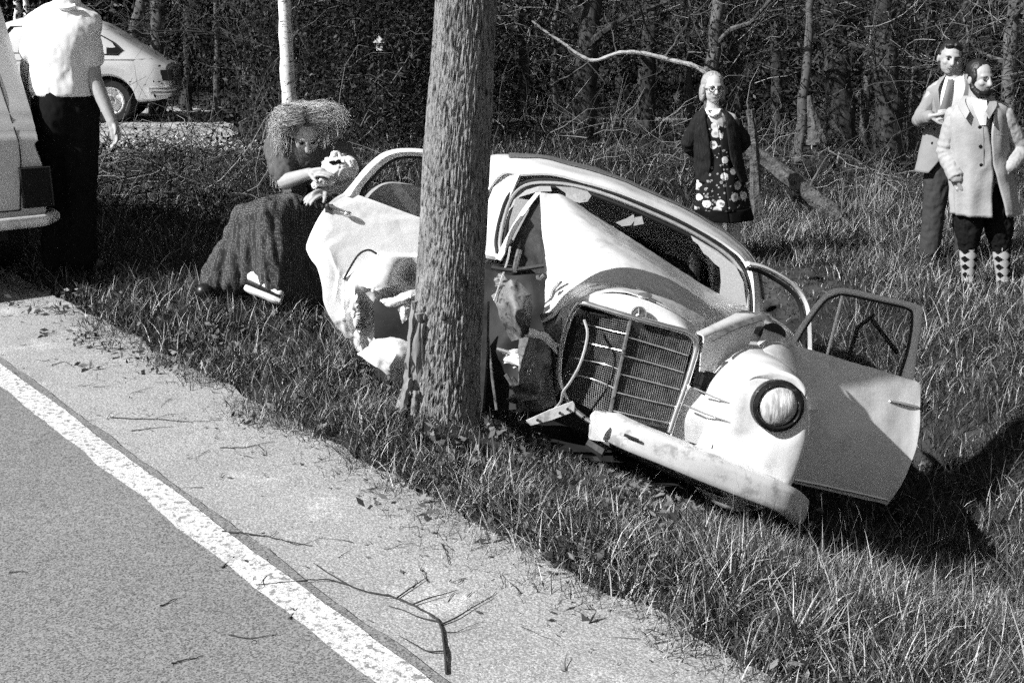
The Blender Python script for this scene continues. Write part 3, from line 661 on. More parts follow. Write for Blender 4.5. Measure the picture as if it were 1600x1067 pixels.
# bonnet, sprung up and buckled into a tent on the side of the impact
Hc = [
    [(846, 505, .22), (868, 492, .13), (890, 474, .07), (925, 461, .04), (965, 457, .03), (1010, 468, .04), (1050, 487, .07), (1084, 508, .13), (1100, 520, .2)],
    [(852, 478, .42), (870, 468, .36), (895, 452, .32), (930, 440, .28), (970, 438, .28), (1015, 452, .28), (1058, 472, .3), (1094, 494, .36), (1116, 510, .42)],
    [(853, 448, .64), (868, 436, .60), (892, 414, .56), (932, 398, .54), (978, 404, .54), (1024, 426, .54), (1066, 452, .56), (1104, 478, .62), (1130, 500, .68)],
    [(856, 412, .86), (866, 398, .84), (888, 368, .84), (930, 366, .82), (982, 388, .80), (1030, 416, .80), (1074, 446, .82), (1114, 474, .86), (1146, 492, .92)],
    [(848, 365, 1.00), (860, 345, 1.02), (886, 330, 1.04), (934, 352, 1.04), (990, 385, 1.04), (1040, 416, 1.04), (1086, 446, 1.06), (1128, 470, 1.10), (1162, 488, 1.14)],
    [(843, 303, 1.12), (858, 304, 1.14), (884, 309, 1.18), (932, 340, 1.24), (990, 378, 1.28), (1043, 413, 1.30), (1090, 442, 1.32), (1134, 466, 1.32), (1172, 484, 1.32)]]
P = surf(Ks(Hc), 70, 90)
amp = np.zeros(P.shape[:2])
for i in range(70):
    for j in range(90):
        a = i / 69; s = j / 89; amp[i, j] = .004 + .05 * min(1, s / .06) * math.exp(-((s - .09) / .14) ** 2) * math.exp(-((a - .48) / .28) ** 2)
P = rumple(P, amp * .8, 7.5, 4.2, True); P = P + (crush(P, .020, 11, 10, 21) - P) * (amp / .05)[:, :, None]
P = P; sheet('bonnet', P, .006, M['paint'], angle=70)
# folded flange that runs down from the apex
fl = Ks([[(845, 300, 1.13), (824, 328, 1.16), (802, 366, 1.2), (784, 408, 1.24)], [(837, 301, 1.15), (817, 326, 1.18), (795, 362, 1.22), (774, 404, 1.27)]])
sheet('bonnet_flange', surf(fl, 4, 20), .006, M['paint'])
inn = Ks([[(845, 302, 1.16), (825, 335, 1.2), (806, 372, 1.25), (788, 412, 1.3)], [(850, 330, 1.14), (846, 365, 1.15), (842, 395, 1.16), (836, 425, 1.2)], [(853, 365, 1.08), (857, 405, 1.0), (856, 440, .9), (853, 470, .8)]])
sheet('bonnet_underside', surf(inn, 14, 14), .004, M['iron'])
pipe('bonnet_hinge', Ks([[(826, 345, 1.22), (815, 375, 1.24), (806, 402, 1.26)]])[0], .012, M['under'])
# star plinth and round badge on the nose
b = MB(); c = K(1006, 462, .05); b.ell(c, (.035, .03, .012), n=16); bz = part('mascot_plinth', b, M['chrome'])
nb = nrm(np.array([0, 0, CAMH]) - K(997, 490, .02)); c = K(998, 491, .0); x_, y_ = frame(nb)
b = MB(); b.lathe([(0.0, .0), (.030, .0), (.033, .006), (.030, .010), (.0, .010)], c, nb, 24); bd = part('nose_badge', b, M['under'])
b = MB(); b.tube([c + nb * .012 + .030 * (math.cos(t) * x_ + math.sin(t) * y_) for t in np.arange(20) / 20 * 6.283], .003, 6, closed=True)
dn = nrm(y_) if y_[2] > 0 else -nrm(y_)
for k in range(3):
    t = math.pi / 2 + k * 2.094; up_ = nrm(math.sin(t) * dn + math.cos(t) * np.cross(dn, nb)); b.tube([c + nb * .012, c + nb * .012 + up_ * .028], [.005, .0015], 5)
b.build('star', M['chrome'], bd)

# grille: frame, spine, bars, wire mesh bent over the two halves
Lq = [(898, 484, .10), (985, 500, .0), (952, 650, -.02), (884, 622, .14)]
Rq = [(985, 500, .0), (1082, 532, .03), (1047, 670, .0), (952, 650, -.02)]
def bil(q, s, t):
    p = [K(*x) for x in q]; v = (1 - t) * ((1 - s) * p[0] + s * p[1]) + t * ((1 - s) * p[3] + s * p[2])
    return v
def gp(s, t, side):
    v = bil(Lq if side < 0 else Rq, s, t)
    if side < 0: v = v + CM[:, 1] * (.035 * math.sin(s * 3.0) * math.sin(t * 3.1) + .02 * math.sin(t * 7 + s * 5)) + CM[:, 0] * .02 * math.sin(t * 6) * (1 - s)
    else: v = v + CM[:, 1] * (.012 * math.sin(s * 3.1) * math.sin(t * 5))
    return v
gr = MB()
for side, nx in ((-1, 26), (1, 30)):
    for i in range(nx + 1): gr.tube([gp(i / nx, t, side) + CM[:, 1] * .008 for t in np.linspace(0, 1, 9)], .0009, 4, cap=False)
    for k in range(45): gr.tube([gp(s, k / 44., side) + CM[:, 1] * .008 for s in np.linspace(0, 1, 8)], .0009, 4, cap=False)
grille = empty('grille', K(985, 570, 0) - CT, None); grille.parent = wc; del grille['_w']
go = origin(grille)
tag(gr.build('wire_mesh', M['mesh'], grille), kind='stuff')
for side, s0, s1 in ((1, .0, .985), (-1, .1, .98)):
    for k in range(5):
        t = (k + .9) / 5.25 if side > 0 else (k + .75) / 5.3
        if side < 0 and k == 4: continue
        pipe('grille_bar', [gp(s0 + (s1 - s0) * x, t, side) - CM[:, 1] * .004 for x in np.linspace(0, 1, 8)], .0023, M['trim'], grille, 6)
pipe('grille_spine', [gp(0, t, 1) - CM[:, 1] * .005 for t in np.linspace(0, 1, 12)], .008, M['under'], grille, 6)
sh = [(884, 622, .13), (874, 590, .14), (876, 548, .13), (886, 510, .11), (896, 487, .08), (909, 474, .05), (935, 480, .03), (985, 495, .0), (1040, 510, .01), (1076, 521, .03), (1088, 540, .04), (1080, 575, .03), (1068, 612, .02), (1056, 645, .01), (1046, 676, .0)]
pipe('grille_frame', [K(x, y, Y - .01) for x, y, Y in sh], .013, M['chrome'], grille, 10, smooth_n=60)
pipe('grille_sill', Ks([[(884, 622, .13), (905, 646, .08), (940, 668, .0), (990, 690, -.01)]])[0], .011, M['chrome'], grille, 8, smooth_n=16)
# shell round the grille, bonnet lip to apron
lipt = Ks([[(862, 520, .2), (880, 478, .10), (910, 463, .05), (965, 459, .02), (1012, 470, .03), (1055, 490, .06), (1092, 514, .14)],
           [(878, 520, .16), (893, 484, .10), (912, 472, .05), (965, 486, .02), (1030, 505, .02), (1074, 519, .03), (1092, 540, .06)]])
sheet('grille_shell', surf(lipt, 8, 40), .006, M['paint'])
# radiator and dark engine bay behind
b = MB(); q = [car(-.34, .22, .50), car(.30, .22, .38), car(.30, .22, .86), car(-.30, .22, .95)]
b.plate(np.array(q), .08, CM[:, 1]); part('radiator', b, M['dark'])
b = MB(); b.box(car(-.02, .75, .62), (.20, .35, .18), CM); b.box(car(-.02, .72, .83), (.10, .30, .04), CM); b.lathe([(0, 0), (.10, 0), (.10, .07), (.04, .09), (0, .09)], car(-.13, .62, .82), CM[:, 2], 16)
b.tube([car(-.1, .5, .85), car(-.22, .42, .8), car(-.3, .35, .62)], .022, 8); part('engine', b, M['iron'])
b = MB(); b.plate(np.array([car(-.72, 1.30, .2), car(.72, 1.30, .2), car(.70, 1.30, .98), car(-.70, 1.30, .98)]), .02, CM[:, 1]); part('bulkhead', b, M['dark'])
b = MB(); b.plate(np.array([car(-.70, .3, .22), car(.62, .3, .22), car(.72, 4.3, .25), car(-.72, 4.3, .25)]), .04, CM[:, 2]); part('floor_pan', b, M['dark'])
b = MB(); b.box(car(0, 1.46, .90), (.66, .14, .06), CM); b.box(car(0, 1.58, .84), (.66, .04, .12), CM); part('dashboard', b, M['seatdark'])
b = MB(); cst = car(.34, 1.78, .92); dst = nrm(car(0, -.6, 0.35) - car(0, 0, 0)) ; x_, y_ = frame(dst)
b.tube([cst + .2 * (math.cos(t) * x_ + math.sin(t) * y_) for t in np.arange(28) / 28 * 6.283], .011, 8, closed=True)
for t in (0.2, math.pi - .2, -math.pi / 2): b.tube([cst, cst + .2 * (math.cos(t) * x_ + math.sin(t) * y_)], .008, 6)
b.tube([cst, cst + dst * -.01 + car(0, -.3, -.12) - car(0, 0, 0)], .02, 8); part('steering_wheel', b, M['rubber'])
for sx in (-.36, .36):
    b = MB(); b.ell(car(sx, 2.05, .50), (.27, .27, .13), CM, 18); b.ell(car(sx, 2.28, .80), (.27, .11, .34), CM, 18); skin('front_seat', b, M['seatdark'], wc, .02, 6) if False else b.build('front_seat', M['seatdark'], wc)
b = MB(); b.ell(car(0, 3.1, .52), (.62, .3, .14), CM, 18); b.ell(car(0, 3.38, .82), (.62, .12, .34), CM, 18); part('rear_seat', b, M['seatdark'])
pipe('inside_pillar', Ks([[(1112, 505, 2.2), (1118, 455, 2.2), (1124, 405, 2.2)]])[0], .02, M['under'])
b = MB(); b.box(K(1068, 420, 2.9), (.03, .012, .05), CM); part('window_strap', b, M['under'])
mr = empty('rear_view_mirror', K(985, 344, 1.62) - CT); mr.parent = wc; del mr['_w']
for q in ([(962, 348), (980, 341), (990, 335), (992, 344), (986, 352), (972, 354)], [(992, 340), (1003, 338), (1006, 350), (990, 353)]):
    b = MB(); p = np.array([K(x, y, 1.62) for x, y in q]); b.plate(p, .012, CM[:, 1]); b.build('mirror_plate', M['trim'], mr, False)

# left front wing: bulbous, headlight let into its nose
secs = []
hx_, _, hz_ = CM.T @ (K(1215, 634, -.05) - CT)
WING = ((-.036, hx_ - .001, hz_ - .002, .096, .098), (-.036, hx_ - .004, hz_ - .006, .112, .118), (-.034, hx_ * .6 + .575 * .4, hz_ * .7 + .62 * .3, .150, .185), (-.012, hx_ * .3 + .572 * .7, .625, .195, .25), (.04, .57, .605, .232, .305), (.14, .568, .60, .25, .325), (.35, .565, .60, .262, .335), (.6, .56, .61, .268, .342), (.9, .56, .62, .27, .345), (1.25, .56, .63, .27, .345))
for (Y, cx_, cz, rx, rz) in WING:
    secs.append([car(cx_ + rx * math.copysign(abs(math.cos(t)) ** .85, math.cos(t)), Y, cz + rz * math.copysign(abs(math.sin(t)) ** .85, math.sin(t))) for t in np.linspace(math.radians(250), math.radians(-110), 44)])
P = surf(np.array(secs), 56, 64)
P = rumple(P, .010, 3.5, 8.)
b = MB(); b.sheet(P[:, ::-1], .008)
V = np.concatenate(b.v); keep = []
for f in b.f:
    c = CM.T @ (V[list(f)].mean(0) - CT)
    if math.hypot(c[1] - .76, c[2] - .30) < .39 and c[0] > .40: continue          # wheel arch
    if c[1] > .16 and c[2] < .40: continue                                        # open underneath
    keep.append(f)
b.f = keep; b.m = [0] * len(keep); wing = part('front_wing', b, M['paint'], angle=70)
P = Ks([[(1112, 702, .04), (1124, 668, .02), (1136, 632, .03)], [(1080, 690, .03), (1092, 655, .02), (1100, 618, .05)], [(1047, 680, .02), (1060, 642, .02), (1074, 600, .05)]])
sheet('front_apron', surf(P, 14, 14), .006, M['paint'])
P = Ks([[(1112, 702, .035), (1124, 668, .0), (1136, 632, -.0), (1150, 600, .06)], [(1134, 714, .05), (1142, 680, .0), (1152, 642, .0), (1164, 604, .05)], [(1160, 727, .10), (1172, 690, .03), (1180, 650, .02), (1186, 612, .06)]])
sheet('wing_front', rumple(surf(P, 20, 20), .005, 5, 2.), .006, M['paint'])
pipe('panel_seam', Ks([[(1112, 701, -.01), (1124, 668, -.015), (1137, 634, -.012)]])[0], .0035, M['rubber'], n=5)
for a_, b_ in (((1068, 632), (1141, 660)), ((1084, 606), (1146, 632))):
    pipe('side_grille_bar', Ks([[a_ + (-.02,), ((a_[0] + b_[0]) / 2, (a_[1] + b_[1]) / 2 + 1, -.03), b_ + (-.03,)]])[0], .004, M['trim'], n=6)
b = MB(); b.plate(np.array([K(1078, 640, .06), K(1136, 664, .06), K(1160, 600, .08), K(1090, 575, .08)]), .03, CM[:, 1]); part('side_vent', b, M['dark'])
# wing panel torn up and folded back between grille and windscreen
sheet('folded_panel', surf(Ks([[(1088, 519, .10), (1128, 500, .3), (1160, 484, .5)], [(1100, 527, .09), (1140, 508, .28), (1184, 494, .5)], [(1096, 552, .08), (1130, 540, .2), (1170, 540, .4)], [(1094, 580, .06), (1124, 586, .14), (1152, 590, .22)]]), 16, 16), .006, M['paint'])
sheet('folded_panel', surf(Ks([[(1108, 528, .10), (1150, 506, .32), (1188, 492, .5)], [(1112, 533, .07), (1154, 512, .29), (1192, 500, .47)]]), 4, 10), .006, M['under'])
sheet('wing_top', surf(Ks([[(1150, 596, .05), (1168, 560, .30), (1190, 524, .62), (1196, 498, .95), (1194, 488, 1.15)], [(1185, 584, .02), (1205, 556, .25), (1224, 534, .60), (1236, 522, .95), (1240, 520, 1.15)], [(1240, 598, .03), (1252, 590, .25), (1262, 580, .60), (1264, 570, .95), (1264, 566, 1.15)], [(1262, 640, .12), (1272, 640, .30), (1278, 640, .6), (1280, 640, .95), (1280, 640, 1.15)]]), 20, 24), .006, M['paint'])
b = MB(); p = [K(1164, 512, .8), K(1190, 488, .98), K(1206, 492, 1.0), K(1204, 525, .8), K(1182, 548, .6)]; b.plate(np.array(p), .02, CM[:, 1]); part('torn_plate', b, M['under'], smooth=False)
b = MB(); cc = K(1207, 525, .75); b.lathe([(0, -.03), (.05, -.03), (.062, 0), (.055, .02), (.02, .03), (0, .03)], cc, np.array([0, 0, CAMH]) - cc, 20); part('horn', b, M['dark'])
# headlight
hc = K(1215, 634, -.05); hn = nrm(-CM[:, 1] * 1. + CM[:, 0] * .12 + np.array([0, 0, .05]))
hl = empty('headlight', hc - CT); hl.parent = wc; del hl['_w']
b = MB(); b.lathe([(.086, .0), (.098, -.01), (.106, .012), (.108, -.02), (.104, -.05), (.092, -.04)], hc, hn, 36); b.lathe([(.104, -.05), (.108, -.02), (.108, .0), (.102, .016), (.090, .022), (.082, .012), (.08, -.004)], hc, hn, 40); b.build('headlight_ring', mat('corroded_ring', .03, .02, 30, .25, .6, spots=[(.3, 40, .6, .66)]), hl)
b = MB(); b.lathe([(.084, .0), (.076, .014), (.062, .026), (.042, .035), (.02, .040), (0.0005, .041)], hc, hn, 36); b.build('headlight_lens', M['lens'], hl)
# bumper, bent back at its free end
bpx = [(938, 668, .04), (950, 668, -.06), (985, 684, -.10), (1040, 706, -.12), (1100, 731, -.13), (1160, 755, -.12), (1205, 772, -.10), (1238, 786, -.05), (1254, 797, .06), (1256, 802, .16)]
cl = cr([K(*p) for p in bpx], 70); upv = nrm(CM[:, 2])
prof = [(-.060, .04), (-.060, .010), (-.052, -.006), (-.03, -.012), (.03, -.014), (.050, -.010), (.060, .006), (.062, .045), (.05, .05), (-.05, .045)]
P = []
for i, p in enumerate(cl):
    d = nrm(cl[min(i + 1, 69)] - cl[max(i - 1, 0)]); u_ = nrm(upv - d * (upv @ d)); o_ = nrm(np.cross(d, u_)); o_ = o_ if o_[1] > -.2 else -o_
    sc = .9 + .1 * math.sin(min(1, i / 6.) * 1.57) if i < 8 else 1.0
    sc *= 1 if i < 62 else 1 - .03 * (i - 62)
    P.append([p + u_ * a * sc + o_ * c_ for a, c_ in prof])
P = np.array(P); b = MB(); b.grid(P, closed=True); b.f += [tuple(range(10)), tuple(range(len(P) * 10 - 10, len(P) * 10))[::-1]]; b.m += [0, 0]
bumper = part('front_bumper', b, M['bumper'], angle=60)
b = MB(); b.tube([K(975, 679, -.125), K(998, 688, -.135)], .006, 6); b.build('bumper_slot', M['dark'], bumper)
pipe('bumper_bracket', Ks([[(945, 690, .12), (985, 706, .05), (1060, 742, .0), (1180, 790, .02)]])[0], .018, M['iron'])
pipe('tow_bracket', Ks([[(920, 690, .05), (945, 706, .02)]])[0], .03, M['iron'])
# left front wheel
wv = empty('front_wheel', car(.66, .78, .30) - CT); wv.parent = wc; del wv['_w']
wx = nrm(CM[:, 0] + .18 * CM[:, 1]); c = car(.66, .78, .30)
b = MB(); b.lathe([(.20, -.075), (.27, -.085), (.31, -.07), (.325, -.03), (.325, .03), (.31, .07), (.27, .085), (.20, .075)], c, wx, 36); b.build('tyre', M['rubber'], wv)
b = MB(); b.lathe([(.0, .05), (.10, .06), (.13, .04), (.19, .06), (.205, .08), (.205, -.07)], c, wx, 28); b.build('rim', M['paint'], wv)

# ---- open left door
ld = empty('front_door', K(1300, 620, 1.0) - CT); ld.parent = wc; del ld['_w']
def DL(px, py):                                                # plane of the opened door
    t = (px - 1190) / 250.; return at(px, py, 5.32 + .47 * t)
def door_skin(name, outline_top, outline_bot, n, D, bulge, parent, m=M['paint'], dent=None, rows=12, bn=None):
    P = []
    tp = cr(np.array(outline_top, float), n); bt = cr(np.array(outline_bot, float), n)
    for j in range(n):
        r_ = []
        for i in range(rows):
            t = i / (rows - 1); q = tp[j] * (1 - t) + bt[j] * t; p = D(*q); k = bulge * math.sin(math.pi * min(1, .15 + t * .85)) ** .7
            r_.append(p + (bn if bn is not None else np.array([0, -1, 0])) * k)
        P.append(r_)
    return np.array(P)
P = door_skin('', [(1190, 528), (1240, 540), (1300, 557), (1360, 575), (1405, 589), (1421, 594), (1427, 600)], [(1190, 742), (1235, 750), (1280, 760), (1320, 769), (1350, 776), (1372, 781), (1381, 784)], 40, DL, .05, ld, rows=22)
# right edge runs 1427,600 -> 1424,640 -> 1405,700 -> 1381,784
P2 = P.copy()
for j in range(40):
    for i in range(22):
        s = j / 39; t = i / 21; P2[j, i] = P[j, i] + np.array([.055 * s ** 3 * math.sin(t * 3.14), 0, 0])
sheet('door_skin', rumple(P2, .006, 4, 1.), .03, M['paint'], ld)
fo = [(1232, 545), (1250, 510), (1275, 475), (1293, 456), (1318, 450), (1380, 463), (1434, 476), (1441, 490), (1434, 540), (1427, 600)]
fi = [(1246, 533), (1262, 507), (1287, 473), (1303, 463), (1322, 461), (1375, 472), (1416, 482), (1425, 494), (1420, 540), (1406, 588)]
FO = cr([DL(*p) for p in fo], 50); FI = cr([DL(*p) for p in fi], 50)
b = MB(); b.sheet(np.stack([FO, FO * .5 + FI * .5 - np.array([0, .012, 0]), FI], 1)[:, ::-1], .03); b.build('window_frame', M['paint'], ld)
pipe('window_seal', FI + np.array([0, .0, 0]), .007, M['rubber'], ld, 6)
b = MB(); gp_ = np.array([DL(*p) + np.array([0, .014, 0]) for p in [(1246, 535), (1262, 507), (1287, 473), (1303, 463), (1322, 461), (1375, 472), (1416, 482), (1425, 494), (1420, 540), (1406, 590), (1340, 570), (1290, 556)]]); b.plate(gp_, .004, (0, 1, 0)); b.build('door_glass', M['glass'], ld, False)
pipe('quarter_light_bar', [DL(1315, 462) + np.array([0, -.005, 0]), DL(1291, 556) + np.array([0, -.005, 0])], .007, M['trim'], ld, 6)
pipe('window_sill_trim', [DL(x, y) + np.array([0, -.012, 0]) for x, y in ((1240, 541), (1300, 558), (1360, 576), (1404, 590))], .006, M['rubber'], ld, 6)
pipe('door_bottom_trim', [DL(x, y) + np.array([0, -.045, 0]) for x, y in ((1230, 742), (1280, 752), (1330, 763), (1382, 775))], .007, M['trim'], ld, 6)
hd = pipe('door_handle', [DL(x, y) + np.array([0, o, 0]) for x, y, o in ((1379, 615, -.05), (1382, 618, -.085), (1400, 621, -.09), (1424, 627, -.085))], .008, M['chrome'], ld, 8)
b = MB(); b.ell(DL(1381, 619) + np.array([0, -.05, 0]), (.016, .03, .016)); b.ell(DL(1413, 635) + np.array([0, -.05, 0]), (.022, .03, .018)); b.build('door_lock', M['iron'], hd)
b = MB(); b.tube([DL(1330, 590) + np.array([0, .12, 0]), DL(1350, 520) + np.array([0, .10, 0]), DL(1375, 500) + np.array([0, .1, 0])], .012, 6); b.tube([DL(1370, 505) + np.array([0, .1, 0]), DL(1412, 560) + np.array([0, .1, 0])], .012, 6); b.build('bars_behind_glass', M['dark'], ld)  # dark bars set just behind the door glass
# ---- rear left door, ajar behind it
rd = empty('rear_door', at(1215, 500, 6.25) - CT); rd.parent = wc; del rd['_w']
DR = lambda x, y: at(x, y, 6.2 + (x - 1175) * .002)
b = MB(); b.tube(cr([DR(*p) for p in [(1168, 412), (1190, 417), (1215, 429), (1240, 446), (1256, 466), (1264, 495), (1266, 560)]], 40), .022, 8, flat=.6); b.build('window_frame', M['paint'], rd)
pipe('window_seal', cr([DR(x, y) + np.array([0, .01, 0]) for x, y in [(1168, 420), (1188, 425), (1211, 437), (1234, 453), (1248, 471), (1255, 498), (1257, 560)]], 40), .012, M['rubber'], rd, 6)
P = np.array([[DR(x, y) for x in (1170, 1200, 1235, 1268)] for y in (575, 640, 700, 740)]); sheet('door_skin', surf(P, 10, 10), .03, M['paint'], rd)

# ---- right door, flung open and crushed, left of the tree
dd_ = empty('front_door', at(580, 420, 5.25) - CT, None); dd_.parent = wc; del dd_['_w']; dd_['label'] = 'crushed front door left of the tree'
def DD(px, py, o=0.):                                          # its plane: free edge towards the left
    t = (px - 480) / 220.; return at(px, py, 5.22 + .20 * t - o)
left_edge = [(540, 300), (520, 312), (504, 330), (490, 354), (481, 376), (479, 390), (486, 405), (496, 420), (503, 448), (506, 474), (520, 502), (545, 531), (566, 557)]
right_edge = [(700, 354), (700, 366), (700, 380), (700, 396), (700, 412), (700, 424), (700, 440), (690, 458), (680, 474), (665, 495), (645, 522), (615, 548), (590, 568)]
mid1 = [(563, 306), (553, 318), (545, 334), (538, 352), (533, 372), (532, 390), (536, 408), (543, 426), (548, 448), (552, 474), (560, 502), (572, 528), (580, 560)]
mid2 = [(640, 334), (634, 344), (630, 358), (626, 374), (624, 392), (622, 410), (622, 428), (620, 446), (616, 462), (610, 480), (604, 508), (598, 534), (588, 564)]
C = np.array([[np.array(l), np.array(a), np.array(b_), np.array(r_)] for l, a, b_, r_ in zip(left_edge, mid1, mid2, right_edge)], float)
NI, NJ = 150, 120; C = surf(C, NI, NJ); P = np.zeros((NI, NJ, 3))
creases = [((541, 482), (553, 440), .012), ((553, 442), (622, 470), .030), ((553, 452), (557, 512), .018), ((531, 420), (523, 470), .010), ((500, 424), (530, 440), .009), ((572, 472), (602, 505), .020), ((512, 385), (534, 440), .007), ((524, 505), (560, 480), .012), ((590, 455), (640, 440), .02), ((560, 520), (590, 492), .016)]
def crease(x, y):
    h = 0
    for (x0, y0), (x1, y1), a in creases:
        dx, dy = x1 - x0, y1 - y0; L2 = dx * dx + dy * dy; t = ((x - x0) * dx + (y - y0) * dy) / L2
        if -.1 < t < 1.1:
            e = ((x - x0) * dy - (y - y0) * dx) / math.sqrt(L2); f = max(0, 1 - (2 * t - 1) ** 2 * .8); h += a * f * (math.exp(-abs(e) / 7.) if e > 0 else math.exp(-abs(e) / 2.2))
    return h
for i in range(NI):
    for j in range(NJ):
        x, y = C[i, j]
        o = .05 * math.sin(math.pi * np.clip((y - 300) / 260, 0, 1)) ** .6
        if x < 520: o -= .05 * ((520 - x) / 40) ** 2                                   # rolls away at the free edge
        # the fold line and the bulge below it
        ln = (y - 398) - (590 - x) * .62 if x < 590 else (y - 396)
        if ln > 0 and 536 < x: o += (.10 * math.exp(-((x - 600) / 34) ** 2 - ((y - 436) / 34) ** 2)) + .025 * sstep(0, 6, ln) * (1 - sstep(40, 90, ln))
        # crushed pocket near the tree, and the pleats at the bottom
        o -= .16 * math.exp(-((x - 640) / 15) ** 2 - ((y - 432) / 16) ** 2)
        o -= .16 * math.exp(-((x - 632) / 22) ** 2 - ((y - 500) / 22) ** 2)
        o += .05 * math.exp(-(((x - 555) - (y - 470) * .1) / 7) ** 2) * sstep(430, 470, y) * (1 - sstep(505, 525, y))
        P[i, j] = DD(x, y, o + crease(x, y))
am = np.array([[.004 + .05 * float(sstep(440, 500, C[i, j][1])) * float(sstep(520, 560, C[i, j][0])) for j in range(NJ)] for i in range(NI)])
P = rumple(P, am * .45, 6, 5., True); cz_ = crush(P, .022, 12, 10, 5) - P; P = P + cz_ * (am / .05)[:, :, None]
sheet('door_skin', P, .012, M['paint'], dd_, angle=45)
pipe('fold_shade_line', [DD(x, y, .085) for x, y in ((537, 437), (546, 420), (557, 402), (567, 393), (578, 391), (589, 397))], .005, M['rubber'], dd_, 6, smooth_n=18)  # black line laid along the crease in place of its shade
fo = [(533, 306), (548, 289), (569, 263), (590, 244), (606, 236), (628, 232), (660, 233), (700, 240)]
fi = [(560, 308), (566, 293), (588, 268), (603, 255), (618, 247), (634, 244), (662, 245), (700, 252)]
FO = cr([DD(*p) for p in fo], 44); FI = cr([DD(*p) for p in fi], 44)
b = MB(); b.sheet(np.stack([FO, FO * .5 + FI * .5 + (DD(600, 300, .02) - DD(600, 300)), FI], 1)[:, ::-1], .03); b.build('window_frame', M['paint'], dd_)
pipe('window_seal', np.concatenate([FI, cr([DD(*p) for p in ((560, 308),) * 1 + ((563, 312), (575, 314))], 6)[::-1]]) + np.array([0, .02, 0]) if False else FI + np.array([0, .02, 0]), .016, M['rubber'], dd_, 8)
P = np.array([[DD(x, y + k * (345 - y) * .5) + np.array([0, .10 + .04 * k, 0]) for k in (0, 1, 2)] for x, y in ((566, 312), (576, 302), (592, 292), (612, 289), (640, 293), (665, 300), (700, 312))])
sheet('door_lining', surf(P, 24, 8), .02, M['seat'], dd_)
hd = empty('door_handle', DD(520, 328) - origin(dd_)); hd.parent = dd_; del hd['_w']
b = MB(); b.box(DD(514, 327, .02), (.016, .014, .022)); b.ell(DD(512, 322, .04), (.012, .012, .012)); hd2 = b.build('door_lock', M['iron'], hd)
b = MB(); b.tube([DD(514, 322, .045), DD(530, 327, .05), DD(541, 332, .055)], .006, 8); b.ell(DD(543, 334, .05), (.02, .014, .013)); b.build('handle_bar', M['chrome'], hd)
# crumpled wing and sill caught between door and tree
def crumple(name, pl, d, amp, na, nb, seed, m=M['paint'], n=31, th=.006):
    P = surf(np.array([[at(x, y, d + e) for x, y, e in r] for r in pl]), n, n); sheet(name, rumple(crush(P, amp, na, nb, seed), .006, 14, seed), th, m, angle=28)
crumple('crushed_wing', [[(562, 552, .02), (574, 540, -.04), (590, 528, -.0)], [(586, 574, -.05), (602, 550, -.13), (616, 527, -.02)], [(612, 586, -.02), (634, 560, -.12), (646, 536, .0)], [(640, 592, .05), (652, 575, .0), (664, 552, .05)]], 4.9, .007, 5, 4, 3)
crumple('crushed_wing', [[(622, 482, .02), (630, 478, -.05), (640, 474, .0)], [(624, 492, .0), (632, 488, -.06), (644, 484, .0)], [(628, 506, .05), (636, 500, -.02), (652, 494, .05)]], 4.85, .008, 4, 4, 7)
crumple('crushed_wing', [[(592, 468, .05), (622, 462, -.03), (655, 450, .0)], [(598, 473, .0), (628, 468, -.07), (655, 458, -.02)], [(606, 480, .04), (634, 475, -.04), (655, 467, .03)]], 4.85, .006, 4, 6, 9)
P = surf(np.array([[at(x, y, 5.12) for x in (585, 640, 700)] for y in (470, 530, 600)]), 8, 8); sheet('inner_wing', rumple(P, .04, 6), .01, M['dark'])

# ---- torn engine bay between tree and grille
def torn(name, pl, Y, amp=.03, sc=9, seed=1., m=M['under'], n=25):
    P = surf(np.array([[K(x, y, Y + e) for x, y, e in r] for r in pl]), n, n); sheet(name, rumple(crush(P, amp * .6, 4, 4, int(seed * 7 + len(pl[0]) + pl[0][0][0])), .005, 16, seed), .005, m, angle=28)
torn('torn_inner_wing', [[(768, 462, .25), (790, 446, .2), (808, 436, .2)], [(776, 480, .2), (800, 470, .12), (826, 462, .18)], [(782, 505, .2), (806, 500, .1), (836, 490, .18)], [(798, 535, .22), (815, 528, .15), (834, 512, .22)]], .1)
torn('torn_inner_wing', [[(778, 430, .35), (786, 428, .3), (796, 440, .3)], [(776, 448, .3), (786, 446, .28), (797, 446, .3)]], .12, .02)
torn('torn_inner_wing', [[(812, 522, .2), (838, 516, .1), (868, 532, .15)], [(806, 560, .2), (836, 550, .08), (866, 556, .12)], [(806, 596, .2), (834, 590, .06), (862, 590, .12)], [(816, 640, .2), (840, 638, .1), (866, 630, .15)]], .05, .03, 8, 5.)
torn('torn_inner_wing', [[(800, 606, .15), (820, 600, .08), (848, 606, .1)], [(802, 630, .15), (824, 626, .05), (850, 620, .1)]], .0, .04, 10, 2.)
torn('torn_inner_wing', [[(784, 552, .3), (812, 546, .22), (832, 556, .25)], [(786, 566, .3), (814, 572, .2), (828, 575, .25)]], .05, .02, 9, 4., M['paint'])
torn('grille_side', [[(846, 490, .22), (862, 488, .18), (884, 486, .12)], [(852, 540, .22), (864, 540, .18), (878, 530, .14)], [(852, 620, .22), (864, 625, .18), (878, 600, .15)]], .02, .02, 7, 6., M['under'])
torn('cross_tube', [[(826, 514, .1), (850, 520, .0), (874, 540, .1)], [(822, 524, .1), (848, 532, -.02), (870, 552, .1)]], .0, .01, 8, 3., M['paint'])
torn('inner_fender', [[(752, 420, .75), (800, 430, .7), (862, 425, .7)], [(752, 520, .75), (800, 520, .65), (862, 500, .6)], [(752, 640, .7), (800, 640, .6), (862, 630, .5)]], .0, .03, 6, 3., M['dark'])
